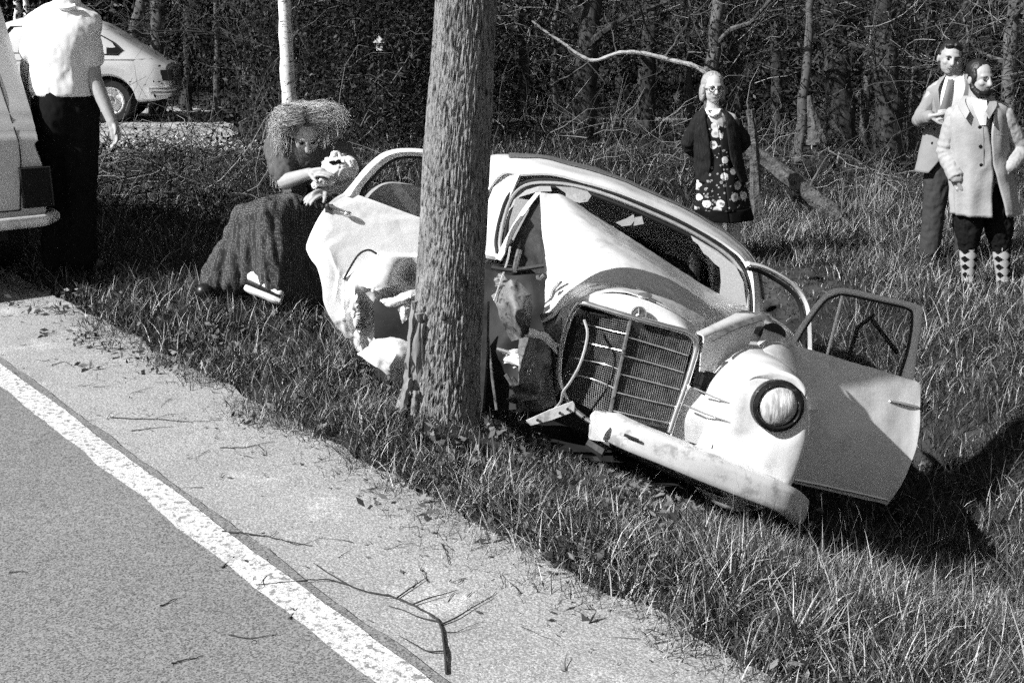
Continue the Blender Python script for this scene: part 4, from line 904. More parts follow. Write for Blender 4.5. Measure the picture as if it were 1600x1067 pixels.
for pts_, r_, m in (([(797, 385), (792, 410), (772, 470)], .004, 'trim'), ([(758, 490), (764, 545), (768, 580), (776, 640)], .007, 'under'), ([(768, 418), (800, 422), (850, 415)], .01, 'iron'), ([(776, 545), (800, 552)], .008, 'trim'), ([(802, 575), (830, 563)], .006, 'trim'), ([(800, 590), (812, 606), (818, 612)], .01, 'under'), ([(790, 585), (800, 600)], .009, 'under'), ([(758, 470), (756, 560), (750, 640)], .02, 'iron'), ([(812, 390), (808, 405), (804, 425)], .012, 'under'), ([(840, 430), (842, 436), (850, 430)], .008, 'under')):
    pipe('bent_rod', [K(x, y, .30) for x, y in pts_], r_, M[m], n=6, smooth_n=12)
ts = pipe('torn_trim_strip', Ks([[(913, 500, -.0), (918, 520, -.03), (914, 545, -.05), (905, 572, -.06), (891, 597, -.05), (880, 612, -.04), (876, 628, -.02), (862, 642, .0), (838, 655, .0), (822, 660, .0)]])[0], .006, M['trim'], n=6, smooth_n=40)

# ---- debris beside it: a drilled bumper iron on the grass
q = [on_plane(x, y, 4.22) for x, y in ((822, 657), (860, 640), (895, 627), (898, 632), (897, 643), (862, 656), (829, 665))]
di = empty('drilled_bracket', q[1], 'flat pale metal strip with three holes lying in the grass between tree and bumper', 'metal strip')
b = MB(); b.plate(np.array(q), .006, (0, 1, 0)); b.build('strip', M['bumper'], di, False)
for x, y in ((840, 656), (875, 645), (887, 639)):
    b = MB(); c = on_plane(x, y, 4.215); b.lathe([(0, 0), (.006, 0), (.006, .004), (0, .004)], c, (0, -1, 0), 12); b.build('bolt_hole', M['dark'], di)
# ------------------------------------------------------------------ the two whole cars
def coach(name, st, loc, rz, label, wheels, wr, arch, paint, n=150):
    """body from stations along x (tail at x = 0, nose at negative x): (x, z sill, z belt, z roof, half width, half width at roof)"""
    root = empty(name, loc, label, 'car', None, rz)
    S = np.array(st, float); o = np.argsort(S[:, 0]); S = S[o]; xs = np.linspace(S[0, 0], S[-1, 0], n)
    xs = np.unique(np.concatenate([xs, S[-1, 0] - np.array([0, .01, .03, .06])]))
    pr_ = np.array([[np.interp(x, S[:, 0], S[:, k]) for k in range(1, 6)] for x in xs])
    for _ in range(3): pr_[1:-1] = .25 * pr_[:-2] + .5 * pr_[1:-1] + .25 * pr_[2:]
    def sec(x):
        zb, zt, zr, hw, hr = [np.interp(x, xs, pr_[:, k]) for k in range(5)]
        for w in wheels:
            if abs(x - w) < arch: zb = max(zb, wr + math.sqrt(arch ** 2 - (x - w) ** 2) - .02)
        zb = min(zb, zt - .06)
        return [(hw * .93, zb), (hw * .985, zb + .03), (hw, zb + (zt - zb) * .45), (hw * .995, zb + (zt - zb) * .72), (hw * .955, zt), (hr + (hw * .955 - hr) * .55, zt + (zr - zt) * .45), (hr, zt + (zr - zt) * .86), (hr * .88, zt + (zr - zt) * .965), (hr * .5, zr), (0, zr + .012)]
    P = []
    for x in xs:
        h = sec(x); P.append([(x, y, z) for y, z in h] + [(x, -y, z) for y, z in h[-2::-1]])
    P = np.array(P); b = MB(); b.grid(P, flip=False); k = P.shape[1]; m_ = len(P)
    b.f += [tuple(range(k))[::-1], tuple(range((m_ - 1) * k, m_ * k))]; b.m += [0, 0]
    b.build('body', paint, root, local=True, angle=35)
    b = MB(); b.box(((S[0, 0] + S[-1, 0]) / 2, 0, .36), ((S[-1, 0] - S[0, 0]) / 2 - .25, .6, .1)); b.build('underbody', M['dark'], root, local=True)
    def side(x, z, sgn, off=.004):
        h = sec(x); zz = [q[1] for q in h[:9]]; return (x, sgn * (np.interp(z, zz, [q[0] for q in h[:9]]) + off), z)
    for w in wheels:
        for sg in (-1, 1):
            hw = .66
            wh = empty('wheel', (w, sg * hw, wr)); wh.parent = root; del wh['_w']
            b = MB(); ax = (0, sg, 0); b.lathe([(wr * .64, -.08), (wr * .9, -.08), (wr, -.05), (wr, .05), (wr * .93, .085), (wr * .66, .08)], (0, 0, 0), ax, 32); b.build('tyre', M['rubber'], wh, local=True)
            b = MB(); b.lathe([(wr * .66, .07), (wr * .6, .075), (wr * .5, .03), (wr * .3, .03), (wr * .25, .07), (.0005, .085)], (0, 0, 0), ax, 28); b.lathe([(wr * .66, -.08), (.01, -.08)], (0, 0, 0), ax, 20)
            b.build('rim', M['bumper'], wh, local=True)
            b = MB(); b.ell((0, sg * .08, 0), (wr * .27, .03, wr * .27)); b.build('hub_cap', M['chrome'], wh, local=True)
            b = MB(); b.ell((w, sg * (hw - .1), wr + .02), (arch + .0, .12, arch), n=18); b.build('wheel_well', M['dark'], root, local=True)
    return root, side, sec
def side_window(root, side, poly, sgn, name='side_window'):
    b = MB(); p = [side(x, z, sgn, .006) for x, z in poly]; c = np.mean(p, 0); o = b.n
    b.add(p + [tuple(c)], [(i, (i + 1) % len(p), len(p)) for i in range(len(p))]); w = b.build(name, M['carglass'], root, False, local=True)
    pts = np.array([side(x, z, sgn, .008) for x, z in poly]); b = MB(); b.tube(pts, .010, 6, closed=True); b.build('window_rubber', M['rubber'], w, local=True)
M['carglass'] = mat('dark_car_window', .012, .004, 6, .05)
T = [(-4.3, .38, .58, .62, .62, .5), (-4.22, .30, .68, .74, .74, .6), (-3.9, .28, .76, .84, .78, .62), (-3.2, .28, .84, .93, .80, .62), (-2.85, .28, .88, .98, .80, .6), (-2.3, .28, .91, 1.37, .80, .55), (-2.0, .28, .92, 1.46, .80, .55), (-1.6, .28, .92, 1.49, .80, .55), (-1.2, .28, .92, 1.455, .80, .55), (-.9, .28, .91, 1.36, .80, .54), (-.5, .29, .90, 1.08, .79, .53), (-.22, .31, .83, .90, .77, .52), (-.06, .34, .76, .80, .72, .5), (0, .40, .70, .72, .66, .46)]
bl = on_ground(265, 193, 0.)
fb, sd1, _ = coach('fastback_car', T, (bl[0], bl[1] + .55, .03), R(9), 'pale fastback car with sloping tail parked on the gravel at the edge of the wood', (-.86, -3.2), .31, .37, M['paint2'])
side_window(fb, sd1, [(-1.18, .96), (-1.24, 1.34), (-1.08, 1.30), (-.74, 1.11), (-.63, 1.01), (-.70, .95)], -1, 'quarter_window')
side_window(fb, sd1, [(-2.45, .98), (-2.12, 1.33), (-1.32, 1.34), (-1.28, .97)], -1)
side_window(fb, sd1, [(-2.45, .98), (-2.12, 1.33), (-1.32, 1.34), (-1.28, .97)], 1)
for sg in (-1, 1):
    b = MB(); b.box((-.055, sg * .66, .66), (.075, .075, .075)); b.build('tail_lamp', M['tail'], fb, False, local=True)
b = MB(); b.tube([(-.30, -.80, .47), (-.1, -.78, .47), (.035, -.66, .47), (.06, 0, .47), (.035, .66, .47), (-.1, .78, .47), (-.3, .80, .47)], .03, 8); b.tube([(-.28, -.80, .41), (-.1, -.79, .41), (.03, -.66, .41), (.05, 0, .41), (.03, .66, .41)], .022, 8)
b.build('rear_bumper', M['chrome'], fb, local=True)
b = MB(); b.tube([sd1(x, .885, -1, .006) for x in np.linspace(-4.0, -.25, 30)], .006, 5); b.build('waist_trim', M['trim'], fb, local=True)
b = MB(); b.tube([sd1(-1.30, z, -1, .003) for z in np.linspace(.36, .94, 8)], .004, 4); b.tube([sd1(-2.4, z, -1, .003) for z in np.linspace(.36, .94, 8)], .004, 4); b.build('door_seam', M['rubber'], fb, local=True)
b = MB(); b.tube([sd1(-1.45, .86, -1, .03), sd1(-1.36, .86, -1, .03), sd1(-1.32, .86, -1, .0)], .012, 6); b.build('door_handle', M['chrome'], fb, local=True)

V_ = [(-3.9, .36, .62, .66, .66, .55), (-3.8, .3, .75, .82, .76, .6), (-3.0, .28, .86, .98, .80, .62), (-2.75, .28, .88, 1.02, .80, .64), (-2.2, .28, .90, 1.76, .80, .68), (-1.6, .28, .90, 1.89, .80, .72), (-.70, .30, .90, 1.90, .80, .74), (-.52, .30, .90, 1.87, .80, .74), (-.40, .31, .90, 1.70, .80, .745), (-.20, .34, .88, 1.28, .80, .76), (-.04, .38, .86, .96, .79, .77), (0, .42, .83, .86, .78, .77)]
rzv = R(-54); cor = at(77, 300, 6.55); ex = np.array([math.cos(rzv), math.sin(rzv)]); ey = np.array([-ex[1], ex[0]])
bl = cor[:2] - .80 * ey
hv, sd2, sec2 = coach('hatchback_van', V_, (bl[0], bl[1], .0), rzv, 'pale van cut off by the left edge, big dark tail lamp above its bumper', (-.8, -3.1), .31, .37, M['paint2'])
def tail(y, z, off=.004):                                      # point on the slanting tail
    # walk forward until the section contains (y, z)
    for x in np.linspace(0, -1.2, 120):
        h = sec2(x); ztop = np.interp(abs(y), [q[0] for q in h[::-1]][:-0 or None], [q[1] for q in h[::-1]])
        if abs(y) <= np.interp(z, [q[1] for q in h], [q[0] for q in h]) + 1e-6 and z <= h[-1][1]: return (x + off, y, z)
    return (-1.2, y, z)
b = MB()
for sg in (-1, 1): b.tube([tail(sg * w, z, .006) for w, z in ((.60, 1.6), (.625, 1.3), (.645, 1.05), (.665, .85), (.665, .75), (.645, .6), (.63, .47))], .004, 5)
b.tube([tail(y, .47, .006) for y in np.linspace(-.63, .63, 12)], .004, 5); b.build('tailgate_seam', M['rubber'], hv, local=True)
b = MB(); b.grid(np.array([[tail(y * (1 - .12 * (z - 1.0)), z, .010) for y in np.linspace(-.48, .48, 9)] for z in np.linspace(1.0, 1.55, 8)])); b.build('rear_window', M['carglass'], hv, local=True)
for sg in (-1, 1):
    lp = empty('tail_lamp', (0, sg * .73, .595)); lp.parent = hv; del lp['_w']
    b = MB(); b.box((-.05, -.0, 0), (.075, .083, .115)); b.build('lamp_lens', M['tail'], lp, False, local=True)
    b = MB(); b.tube([(.027, -.08, -.11), (.027, -.08, .11), (.027, .08, .11), (.027, .08, -.11)], .006, 6, closed=True); b.build('lamp_rim', M['rubber'], lp, local=True)
b = MB(); b.tube([(-.35, -.83, .41), (-.06, -.83, .41), (.06, -.74, .41), (.09, 0, .41), (.06, .74, .41), (-.06, .83, .41), (-.35, .83, .41)], .032, 10, flat=1.1); b.build('rear_bumper', M['bumper'], hv, local=True)
side_window(hv, sd2, [(-2.0, .98), (-1.8, 1.5), (-.85, 1.52), (-.72, .98)], 1)
side_window(hv, sd2, [(-2.0, .98), (-1.8, 1.5), (-.85, 1.52), (-.72, .98)], -1)
# ------------------------------------------------------------------ people
M['skin'] = mat('skin', .36, .03, 18, .55, bump=.05)
M['skin2'] = mat('skin_pale', .46, .03, 18, .55)
M['hairdark'] = mat('dark_hair', .012, .006, 60, .5, stretch=(1, 1, .2))
M['hairgrey'] = mat('grey_hair', .30, .08, 60, .6, stretch=(1, 1, .2))
M['hairfair'] = mat('fair_hair', tone=True, rough=.45)
M['hairfair0'] = mat('fair_hair_mass', .15, .05, 40, .6, stretch=(1, 1, .2))
M['shirt'] = mat('white_shirt', .80, .02, 10, .8)
M['black'] = mat('black_trouser_cloth', .007, .003, 20, .95, spec=.1)
M['coat'] = mat('light_work_coat', .36, .03, 10, .9, bump=.15, bscale=40)
M['suit'] = mat('light_grey_suit', .25, .02, 120, .9, spec=.2)
M['tie'] = mat('grey_tie', .16, .02, 50, .7)
M['trouser'] = mat('dark_grey_trousers', .05, .015, 200, .95, spec=.1)
M['breeches'] = mat('black_breeches', .010, .006, 60, .95, spec=.1)
M['cardigan'] = mat('black_cardigan', .018, .01, 90, .95, stretch=(1, 1, .15), bump=.5, bscale=120, spec=.1)
M['eye'] = mat('dark_features', .01, .0, 5, .4)
M['lip'] = mat('lips', .16, .0, 5, .5)
M['sockl'] = mat('pale_sock', .38, .02, 60, .9)
M['shoe'] = mat('dark_leather', .015, .006, 30, .4)
M['skirt'] = None
def tweed():                                                   # woven dots of a coarse skirt cloth
    m = mat('flecked_skirt_cloth', .05, .012, 14, .95, spec=.1); nt = m.node_tree; n = nt.nodes; L = nt.links
    v = n.new('ShaderNodeTexVoronoi'); v.inputs['Scale'].default_value = 120; v.inputs['Randomness'].default_value = .35; tc = n.new('ShaderNodeTexCoord'); L.new(tc.outputs['Object'], v.inputs['Vector'])
    mr = n.new('ShaderNodeMapRange'); mr.inputs[1].default_value = .30; mr.inputs[2].default_value = .38; mr.inputs[3].default_value = .20; mr.inputs[4].default_value = .045; L.new(v.outputs['Distance'], mr.inputs[0])
    cb = n.new('ShaderNodeCombineColor'); [L.new(mr.outputs[0], cb.inputs[i]) for i in range(3)]; L.new(cb.outputs[0], n['Principled BSDF'].inputs['Base Color']); return m
M['skirt'] = tweed()
def flowers():                                                 # pale flower heads printed on black
    m = mat('flower_print', .02, 0, 5, .85, spec=.15); nt = m.node_tree; n = nt.nodes; L = nt.links
    tc = n.new('ShaderNodeTexCoord'); mp = n.new('ShaderNodeMapping'); mp.inputs['Scale'].default_value = (1, .35, 1); L.new(tc.outputs['Object'], mp.inputs[0]); out = None
    for sc, r0, val, rnd in ((9.5, .34, .6, .7), (17, .22, .30, 1.), (26, .20, .45, 1.)):
        v = n.new('ShaderNodeTexVoronoi'); v.inputs['Scale'].default_value = sc; v.inputs['Randomness'].default_value = rnd; L.new(mp.outputs[0], v.inputs['Vector'])
        nz = n.new('ShaderNodeTexNoise'); nz.inputs['Scale'].default_value = 60; L.new(mp.outputs[0], nz.inputs['Vector'])
        ad = n.new('ShaderNodeMath'); ad.operation = 'MULTIPLY_ADD'; ad.inputs[1].default_value = .14; L.new(nz.outputs[0], ad.inputs[0]); L.new(v.outputs['Distance'], ad.inputs[2])
        lt = n.new('ShaderNodeMath'); lt.operation = 'LESS_THAN'; lt.inputs[1].default_value = r0 + .07; L.new(ad.outputs[0], lt.inputs[0])
        # darker eye ring inside each head
        gt = n.new('ShaderNodeMapRange'); gt.inputs[1].default_value = .08; gt.inputs[2].default_value = .2; gt.inputs[3].default_value = val * .5; gt.inputs[4].default_value = val; L.new(v.outputs['Distance'], gt.inputs[0])
        mx = n.new('ShaderNodeMix'); L.new(lt.outputs[0], mx.inputs[0]); L.new(gt.outputs[0], mx.inputs[3])
        if out is None: mx.inputs[2].default_value = .014
        else: L.new(out, mx.inputs[2])
        out = mx.outputs[0]
    cb = n.new('ShaderNodeCombineColor'); [L.new(out, cb.inputs[i]) for i in range(3)]; L.new(cb.outputs[0], n['Principled BSDF'].inputs['Base Color']); return m
M['flowers'] = flowers()
def axes(fwd, up=(0, 0, 1)):
    f = nrm(fwd); x = nrm(np.cross(f, up)); u = np.cross(x, f); return x, f, u      # x: the person's right-hand side
def head(mb, c, fwd, s=1., up=(0, 0, 1), slim=1.):
    x, f, u = axes(fwd, up); Rm = np.stack([x, f, u], 1); L_ = lambda a, b, d: c + (a * x * slim + b * f + d * u) * s
    mb.ell(L_(0, -.012, .025), np.array([.076 * slim, .094, .096]) * s, Rm, 18, 12); mb.ell(L_(0, .030, -.030), np.array([.062 * slim, .064, .075]) * s, Rm, 16, 10)
    mb.ell(L_(0, .052, -.078), np.array([.032, .030, .026]) * s, Rm); mb.ell(L_(0, .062, .030), np.array([.052, .026, .022]) * s, Rm)
    for k in (-1, 1): mb.ell(L_(k * .036, .064, -.018), np.array([.024, .022, .022]) * s, Rm); mb.ell(L_(k * .077, -.005, -.005), np.array([.011, .022, .033]) * s, Rm)
    mb.capsule(L_(0, .088, .018), L_(0, .106, -.022), .010 * s, .0155 * s, 10); mb.ell(L_(0, .074, -.052), np.array([.026, .018, .014]) * s, Rm)
    return L_, Rm
def features(root, L_, Rm, s=1., brow='eye', mouth=1., parent=None):
    for k in (-1, 1):
        b = MB(); b.ell(L_(k * .031, .079, .008), np.array([.0125, .010, .0045]) * s, Rm, 10, 6); b.build('eye', M['eye'], root)
        b = MB(); b.tube([L_(k * .014, .090, .025), L_(k * .032, .090, .031), L_(k * .050, .078, .024)], [.003 * s, .0038 * s, .002 * s], 6); b.build('eyebrow', M[brow], root)
    b = MB(); b.tube([L_(-.026, .078, -.053 + .004 * mouth), L_(-.010, .091, -.053), L_(.010, .091, -.053), L_(.026, .078, -.053 + .004 * mouth)], [.003 * s, .0045 * s, .0045 * s, .003 * s], 6); b.build('mouth', M['lip'], root)
def hand(mb, w, d, n_, s=1., curl=.5, side=1):
    """palm from wrist w along d, palm normal n_, four unequal bent fingers and a thumb"""
    d = nrm(d); n_ = nrm(n_ - d * (d @ n_)); a = np.cross(d, n_) * side
    mb.limb([w, w + d * .035 * s, w + d * .075 * s], [.026 * s, .030 * s, .031 * s], 10, .55, up=a)
    for k, (o_, L_) in enumerate(((-.030, .062), (-.010, .074), (.010, .070), (.029, .056))):
        p = w + d * .078 * s + a * o_ * s; dd = nrm(d + a * o_ * 1.6); pts = [p - d * .02 * s]; q = p; ang = 0
        for j in range(3):
            ang += curl * (.5 + .25 * j); v = dd * math.cos(ang) + n_ * math.sin(ang); pts.append(q); q = q + v * L_ * s * (.45, .32, .26)[j]
        pts.append(q); mb.limb(pts, [.010 * s, .0092 * s, .0085 * s, .0078 * s, .0065 * s], 8)
    t0 = w + d * .022 * s - a * .022 * s; td = nrm(d * .75 - a * .75 + n_ * .25); t1 = t0 + td * .042 * s; t2 = t1 + nrm(td + d * .4 + n_ * .3) * .028 * s
    mb.limb([t0, t1, t2], [.014 * s, .011 * s, .008 * s], 8)
def ringloft(rings, fwd, gaps=None, n=48):
    """rings: (centre, rx, ry[, gap half angle]); open at the front by the gap"""
    f = nrm(np.array([fwd[0], fwd[1], 0])); x = np.array([-f[1], f[0], 0]); P = []
    for r in rings:
        g_ = r[3] if len(r) > 3 else 0; a = np.linspace(g_, 2 * math.pi - g_, n)
        P.append([np.asarray(r[0]) + r[1] * math.sin(t) * x + r[2] * math.cos(t) * f for t in a])
    return np.array(P)
def cloth(name, rings, fwd, m, root, th=.01, nu=50, nv=80, fold=.012, sc=5., seed=0., closed=False, label=None, wave=0., nw=9):
    P = ringloft(rings, fwd); P = surf(P, nu, nv)
    if wave:                                                   # hanging folds that deepen towards the hem
        c = P.mean(1, keepdims=True); d = P - c; d[:, :, 2] = 0
        a = np.linspace(0, 2 * math.pi, nv); w = wave * np.sin(a * nw + 1.5 * np.sin(a * 2 + seed))[None, :] * (np.linspace(0, 1, nu)[:, None] ** 1.3)
        P = P + d * w[:, :, None]
    P = rumple(P, fold, sc, seed, True)
    b = MB(); b.sheet(P, th); return b.build(name, m, root, True, label, 180)
def solid(name, rings, fwd, m, root, voxel=.012, fold=.008, sc=5., seed=0., extra=None, label=None):
    P = surf(ringloft(rings, fwd, n=33)[:, :-1], 30, 32); b = MB(); b.grid(P, closed=True); k = P.shape[1]
    b.f += [tuple(range(k))[::-1], tuple(range((len(P) - 1) * k, len(P) * k))]; b.m += [0, 0]
    if extra: extra(b)
    return skin(name, b, m, root, voxel, 3, fold, sc, seed, label)
def sleeve(name, pts, rr, m, root, voxel=.011, fold=.014, sc=11., seed=0.):
    b = MB(); q_ = cr([pts[0], (np.array(pts[0]) + pts[1]) / 2, pts[1], (np.array(pts[1]) + pts[2]) / 2, pts[2]], 34); r_ = np.interp(np.linspace(0, 1, 34), [0, .5, 1], rr)
    t_ = np.linspace(0, 1, 34); w_ = np.exp(-((t_ - .5) / .17) ** 2) + .5 * np.exp(-((t_ - .93) / .1) ** 2) + .25 * np.exp(-((t_ - .1) / .12) ** 2)
    r_ = r_ * (1 + .085 * w_ * np.sin(t_ * 62 + seed)); b.ell(pts[0], (rr[0] * .96,) * 3); b.ell(np.array(pts[2]), (rr[2] * .8,) * 3)
    b.tube(q_, r_, 20); return skin(name, b, m, root, voxel * .8, 2, fold * .35, 7., seed)
from mathutils.bvhtree import BVHTree
def on_cloth(o, px, py, out=.0):                                # where the line of sight to px,py meets a garment
    me = o.data; off = Vector(origin(o.parent)); t = BVHTree.FromPolygons([v.co + off for v in me.vertices], [tuple(f.vertices) for f in me.polygons])
    d = Vector(ray(px, py)).normalized(); h = t.ray_cast(Vector((0, 0, CAMH)), d); return np.array(h[0]) - np.array(d) * out if h[0] is not None else at(px, py, 9.)
def shoe(name, ank, toe, m, root):
    b = MB(); d = nrm(toe - ank); b.limb([ank + [0, 0, -.02], ank + [0, 0, -.05], toe], [.05, .056, .05], 12, .9); return skin(name, b, m, root, .01, 3)
up_ = np.array([0, 0, 1.])

# ---- bearded man in the pale work coat
Yb = on_ground(1536, 452, -.53)[1]; q = lambda x, y, dy=0: on_plane(x, y, Yb + dy)
base = on_ground(1536, 452, -.53); base[2] = ground(base[0], base[1])
pm = empty('person', base, 'bearded man in a pale buttoned work coat and diamond-patterned long socks, hands in pockets', 'person')
fw = np.array([.30, -1, 0]); b = MB(); hc_ = q(1530, 124, -.02); L_, Rm = head(b, hc_, np.array([.45, -1, -.12]), 1.08)
b.capsule(q(1527, 135), q(1526, 165), .06, .065); b.limb([q(1500, 172), q(1526, 165), q(1562, 172)], [.06, .08, .06])
b.limb([q(1527, 185), q(1530, 240), q(1534, 290)], [.11, .11, .12], 16)
sh = {-1: q(1488, 178), 1: q(1572, 178)}; el = {-1: q(1478, 238, .02), 1: q(1597, 232, .02)}; wr_ = {-1: q(1494, 282, -.10), 1: q(1577, 266, -.10)}
for k in (-1, 1): b.limb([sh[k], el[k], wr_[k]], [.055, .042, .03]); hand(b, wr_[k], q(1505, 300, -.1) - wr_[-1] if k < 0 else q(1566, 280, -.1) - wr_[1], np.array([0, 1., 0]), 1, .5, k)
hp = {-1: q(1517, 290), 1: q(1553, 290)}; kn = {-1: q(1513, 362), 1: q(1562, 362)}; an = {-1: q(1514, 436), 1: q(1569, 436)}
for k in (-1, 1): b.limb([hp[k], kn[k], an[k]], [.085, .058, .042]); b.limb([an[k], an[k] + [0, -.06, -.055]], [.036, .030])
skin('body', b, M['skin'], pm, .0065, 2)
features(pm, L_, Rm, 1.08)
b = MB(); b.ell(L_(0, -.027, .054), np.array([.083, .091, .088]), Rm, 18, 12)
for k in (-1, 1): b.ell(L_(k * .070, .0, .02), np.array([.015, .045, .06]), Rm)
skin('hair', b, M['hairdark'], pm, .007, 2, .006, 40)
b = MB(); b.ell(L_(0, .052, -.088), np.array([.050, .046, .032]), Rm)
for k in (-1, 1): b.limb([L_(k * .070, .0, -.015), L_(k * .064, .02, -.055), L_(k * .040, .06, -.088)], [.014, .022, .026])
skin('beard', b, M['hairdark'], pm, .007, 2, .008, 40)
cr_ = [(q(1527, 152), .07, .075, .5), (q(1527, 160), .12, .10, .42), (q(1528, 170), .20, .13, .30), (q(1528, 184), .235, .15, .16), (q(1528, 215), .235, .165, .02), (q(1530, 250), .235, .17, .01), (q(1533, 268), .245, .175, .05), (q(1536, 300), .255, .18, .16), (q(1540, 334), .265, .185, .24)]
coat_ = cloth('work_coat', cr_, np.array([.22, -1, 0]), M['coat'], pm, .012, 60, 90, .014, 3.2, 3., wave=.05)
for k in (-1, 1): sleeve('sleeve', [sh[k] + np.array([-k * .015, 0, -.045]), el[k], wr_[k] + up_ * .02], [.074, .067, .058], M['coat'], pm, .011, .03, 12., k * 3.)
for s_ in (-1, 1):                                             # collar
    b = MB(); P = np.array([[q(1527 + s_ * x, y, d) for x, y, d in r] for r in (((14, 150, .03), (19, 158, -.06), (12, 175, -.17)), ((22, 150, .04), (30, 164, -.08), (18, 186, -.19)))]); b.sheet(surf(P, 5, 10), .008); b.build('collar', M['coat'], pm)
b = MB(); P = np.array([[q(x, y, d) for x, y, d in r] for r in (((1518, 152, -.05), (1522, 170, -.12), (1532, 196, -.155)), ((1527, 156, -.09), (1531, 172, -.14), (1536, 196, -.16)), ((1540, 152, -.05), (1542, 168, -.12), (1540, 196, -.158)))]); b.sheet(surf(P, 8, 8), .006); b.build('shirt_front', M['shirt'], pm)
b = MB(); b.tube([on_cloth(coat_, x, y, .002) for x, y in ((1536, 199), (1537, 215), (1537, 232), (1537, 248), (1537, 260))], .0022, 5); b.build('front_edge', M['tie'], pm)
for x, y in ((1531, 199), (1532, 229), (1533, 258)):
    b = MB(); c = on_cloth(coat_, x, y); b.lathe([(.013, .004), (.013, -.003), (.0005, -.005)], c, (0, 1, 0), 14); b.build('button', M['eye'], pm)
b = MB(); b.tube([on_cloth(coat_, 1554, 184), on_cloth(coat_, 1553, 196)], .006, 6); b.build('pen', M['white'], pm)
b = MB(); b.tube([on_cloth(coat_, x, 211) for x in (1548, 1556, 1564, 1571)], .004, 5); b.build('pocket_edge', M['suit'], pm)
for k in (-1, 1):
    b = MB(); b.limb([hp[k], hp[k] * .5 + kn[k] * .5, kn[k], kn[k] * .72 + an[k] * .28], [.115, .115, .10, .075], 16); skin('breeches', b, M['breeches'], pm, .012, 3, .02, 9., k)
    # diamond-patterned sock: faces coloured in rows
    a0 = kn[k] * .70 + an[k] * .30; a1 = an[k] + [0, 0, -.05]; rows, nn = 45, 40; P = []
    for i in range(rows):
        t = i / (rows - 1); c = a0 * (1 - t) + a1 * t; r = np.interp(t, [0, .25, .75, 1], [.066, .066, .05, .052]); P.append([c + r * (math.cos(a) * np.array([1, 0, 0]) + math.sin(a) * np.array([0, 1, 0])) for a in np.arange(nn) / nn * 6.2832])
    b = MB(); b.grid(np.array(P), closed=True); mi = []
    for i in range(rows - 1):
        for j in range(nn):
            da = abs(((j + .5 + nn / 4) % (nn / 4)) / (nn / 4) - .5) * 2; dz = abs(((i + .5) % 9) / 9 - .5) * 2; mi.append(1 if da * .9 + dz < .78 else 0)
    b.m = mi; b.build('sock', [M['sockl'], M['black']], pm)
    shoe('shoe', an[k], an[k] + np.array([.03, -.17, -.06]), M['shoe'], pm)
b = MB(); P = np.array([[q(x, y, -.05) for x in (1526, 1540, 1556)] for y in (262, 300, 340)]); b.sheet(surf(P, 6, 6), .02); b.build('trouser_front', M['black'], pm)

# ---- taller man in the suit, half behind him
Yt = on_ground(1458, 412, -.53)[1]; qt = lambda x, y, dy=0: on_plane(x, y, Yt + dy); q2 = qt
base = on_ground(1462, 412, -.53); base[2] = ground(base[0], base[1])
pt = empty('person', base, 'tall man in light suit and tie behind the bearded man, hand raised to chest', 'person')
b = MB(); hc_ = qt(1484, 92); L_, Rm = head(b, hc_, np.array([-.12, -1, -.14]), 1.14, up=(.12, 0, 1)); b.capsule(qt(1487, 108), qt(1490, 130), .062, .065); b.limb([qt(1464, 138), qt(1490, 128), qt(1526, 138)], [.055, .08, .055])
b.limb([qt(1490, 145), qt(1486, 200), qt(1480, 255)], [.11, .11, .12], 16)
sL = qt(1459, 142); eL = qt(1437, 187, -.02); wL = qt(1454, 182, -.24); b.limb([sL, eL, wL], [.055, .042, .03]); hand(b, wL, qt(1474, 179, -.30) - wL, np.array([.2, 1, -.3]), 1.15, .75, 1)
sR = qt(1524, 142); eR = qt(1534, 195, .02); wR = qt(1528, 240, -.0); b.limb([sR, eR, wR], [.055, .042, .03]); hand(b, wR, np.array([0, 0, -1.]), np.array([-1., 0, 0]), 1, .4, -1)
hp = {-1: qt(1468, 258), 1: qt(1502, 258)}; kn = {-1: qt(1459, 330), 1: qt(1505, 332)}; an = {-1: qt(1452, 396), 1: qt(1508, 398)}
for k in (-1, 1): b.limb([hp[k], kn[k], an[k]], [.085, .058, .042]); b.limb([an[k], an[k] + [0, -.06, -.055]], [.036, .030])
skin('body', b, M['skin'], pt, .0065, 2); features(pt, L_, Rm, 1.14, mouth=0)
b = MB(); b.ell(L_(0, -.022, .050), np.array([.086, .096, .092]), Rm, 18, 12); b.limb([L_(-.05, .045, .085), L_(-.01, .055, .105), L_(.045, .045, .095)], [.018, .024, .022]); b.ell(L_(.074, -.02, .02), np.array([.014, .04, .05]), Rm); b.ell(L_(-.074, -.02, .02), np.array([.014, .04, .05]), Rm); skin('hair', b, M['hairdark'], pt, .008, 2, .012, 25)
jk = [(qt(1489, 122), .075, .08, .5), (qt(1489, 130), .14, .11, .62), (qt(1490, 140), .215, .13, .62), (qt(1489, 160), .225, .15, .48), (qt(1487, 190), .215, .155, .2), (qt(1483, 215), .215, .155, .05), (qt(1479, 240), .225, .16, .32), (qt(1474, 268), .235, .165, .75)]
jack_ = cloth('suit_jacket', jk, np.array([-.05, -1, 0]), M['suit'], pt, .012, 50, 80, .010, 3.5, 7.)
sleeve('sleeve', [sL + np.array([.01, 0, -.03]), eL, wL * .92 + eL * .08], [.070, .062, .052], M['suit'], pt, .011, .022, 12., 2.); sleeve('sleeve', [sR + np.array([-.01, 0, -.03]), eR, wR], [.070, .062, .052], M['suit'], pt, .011, .022, 12., 4.)
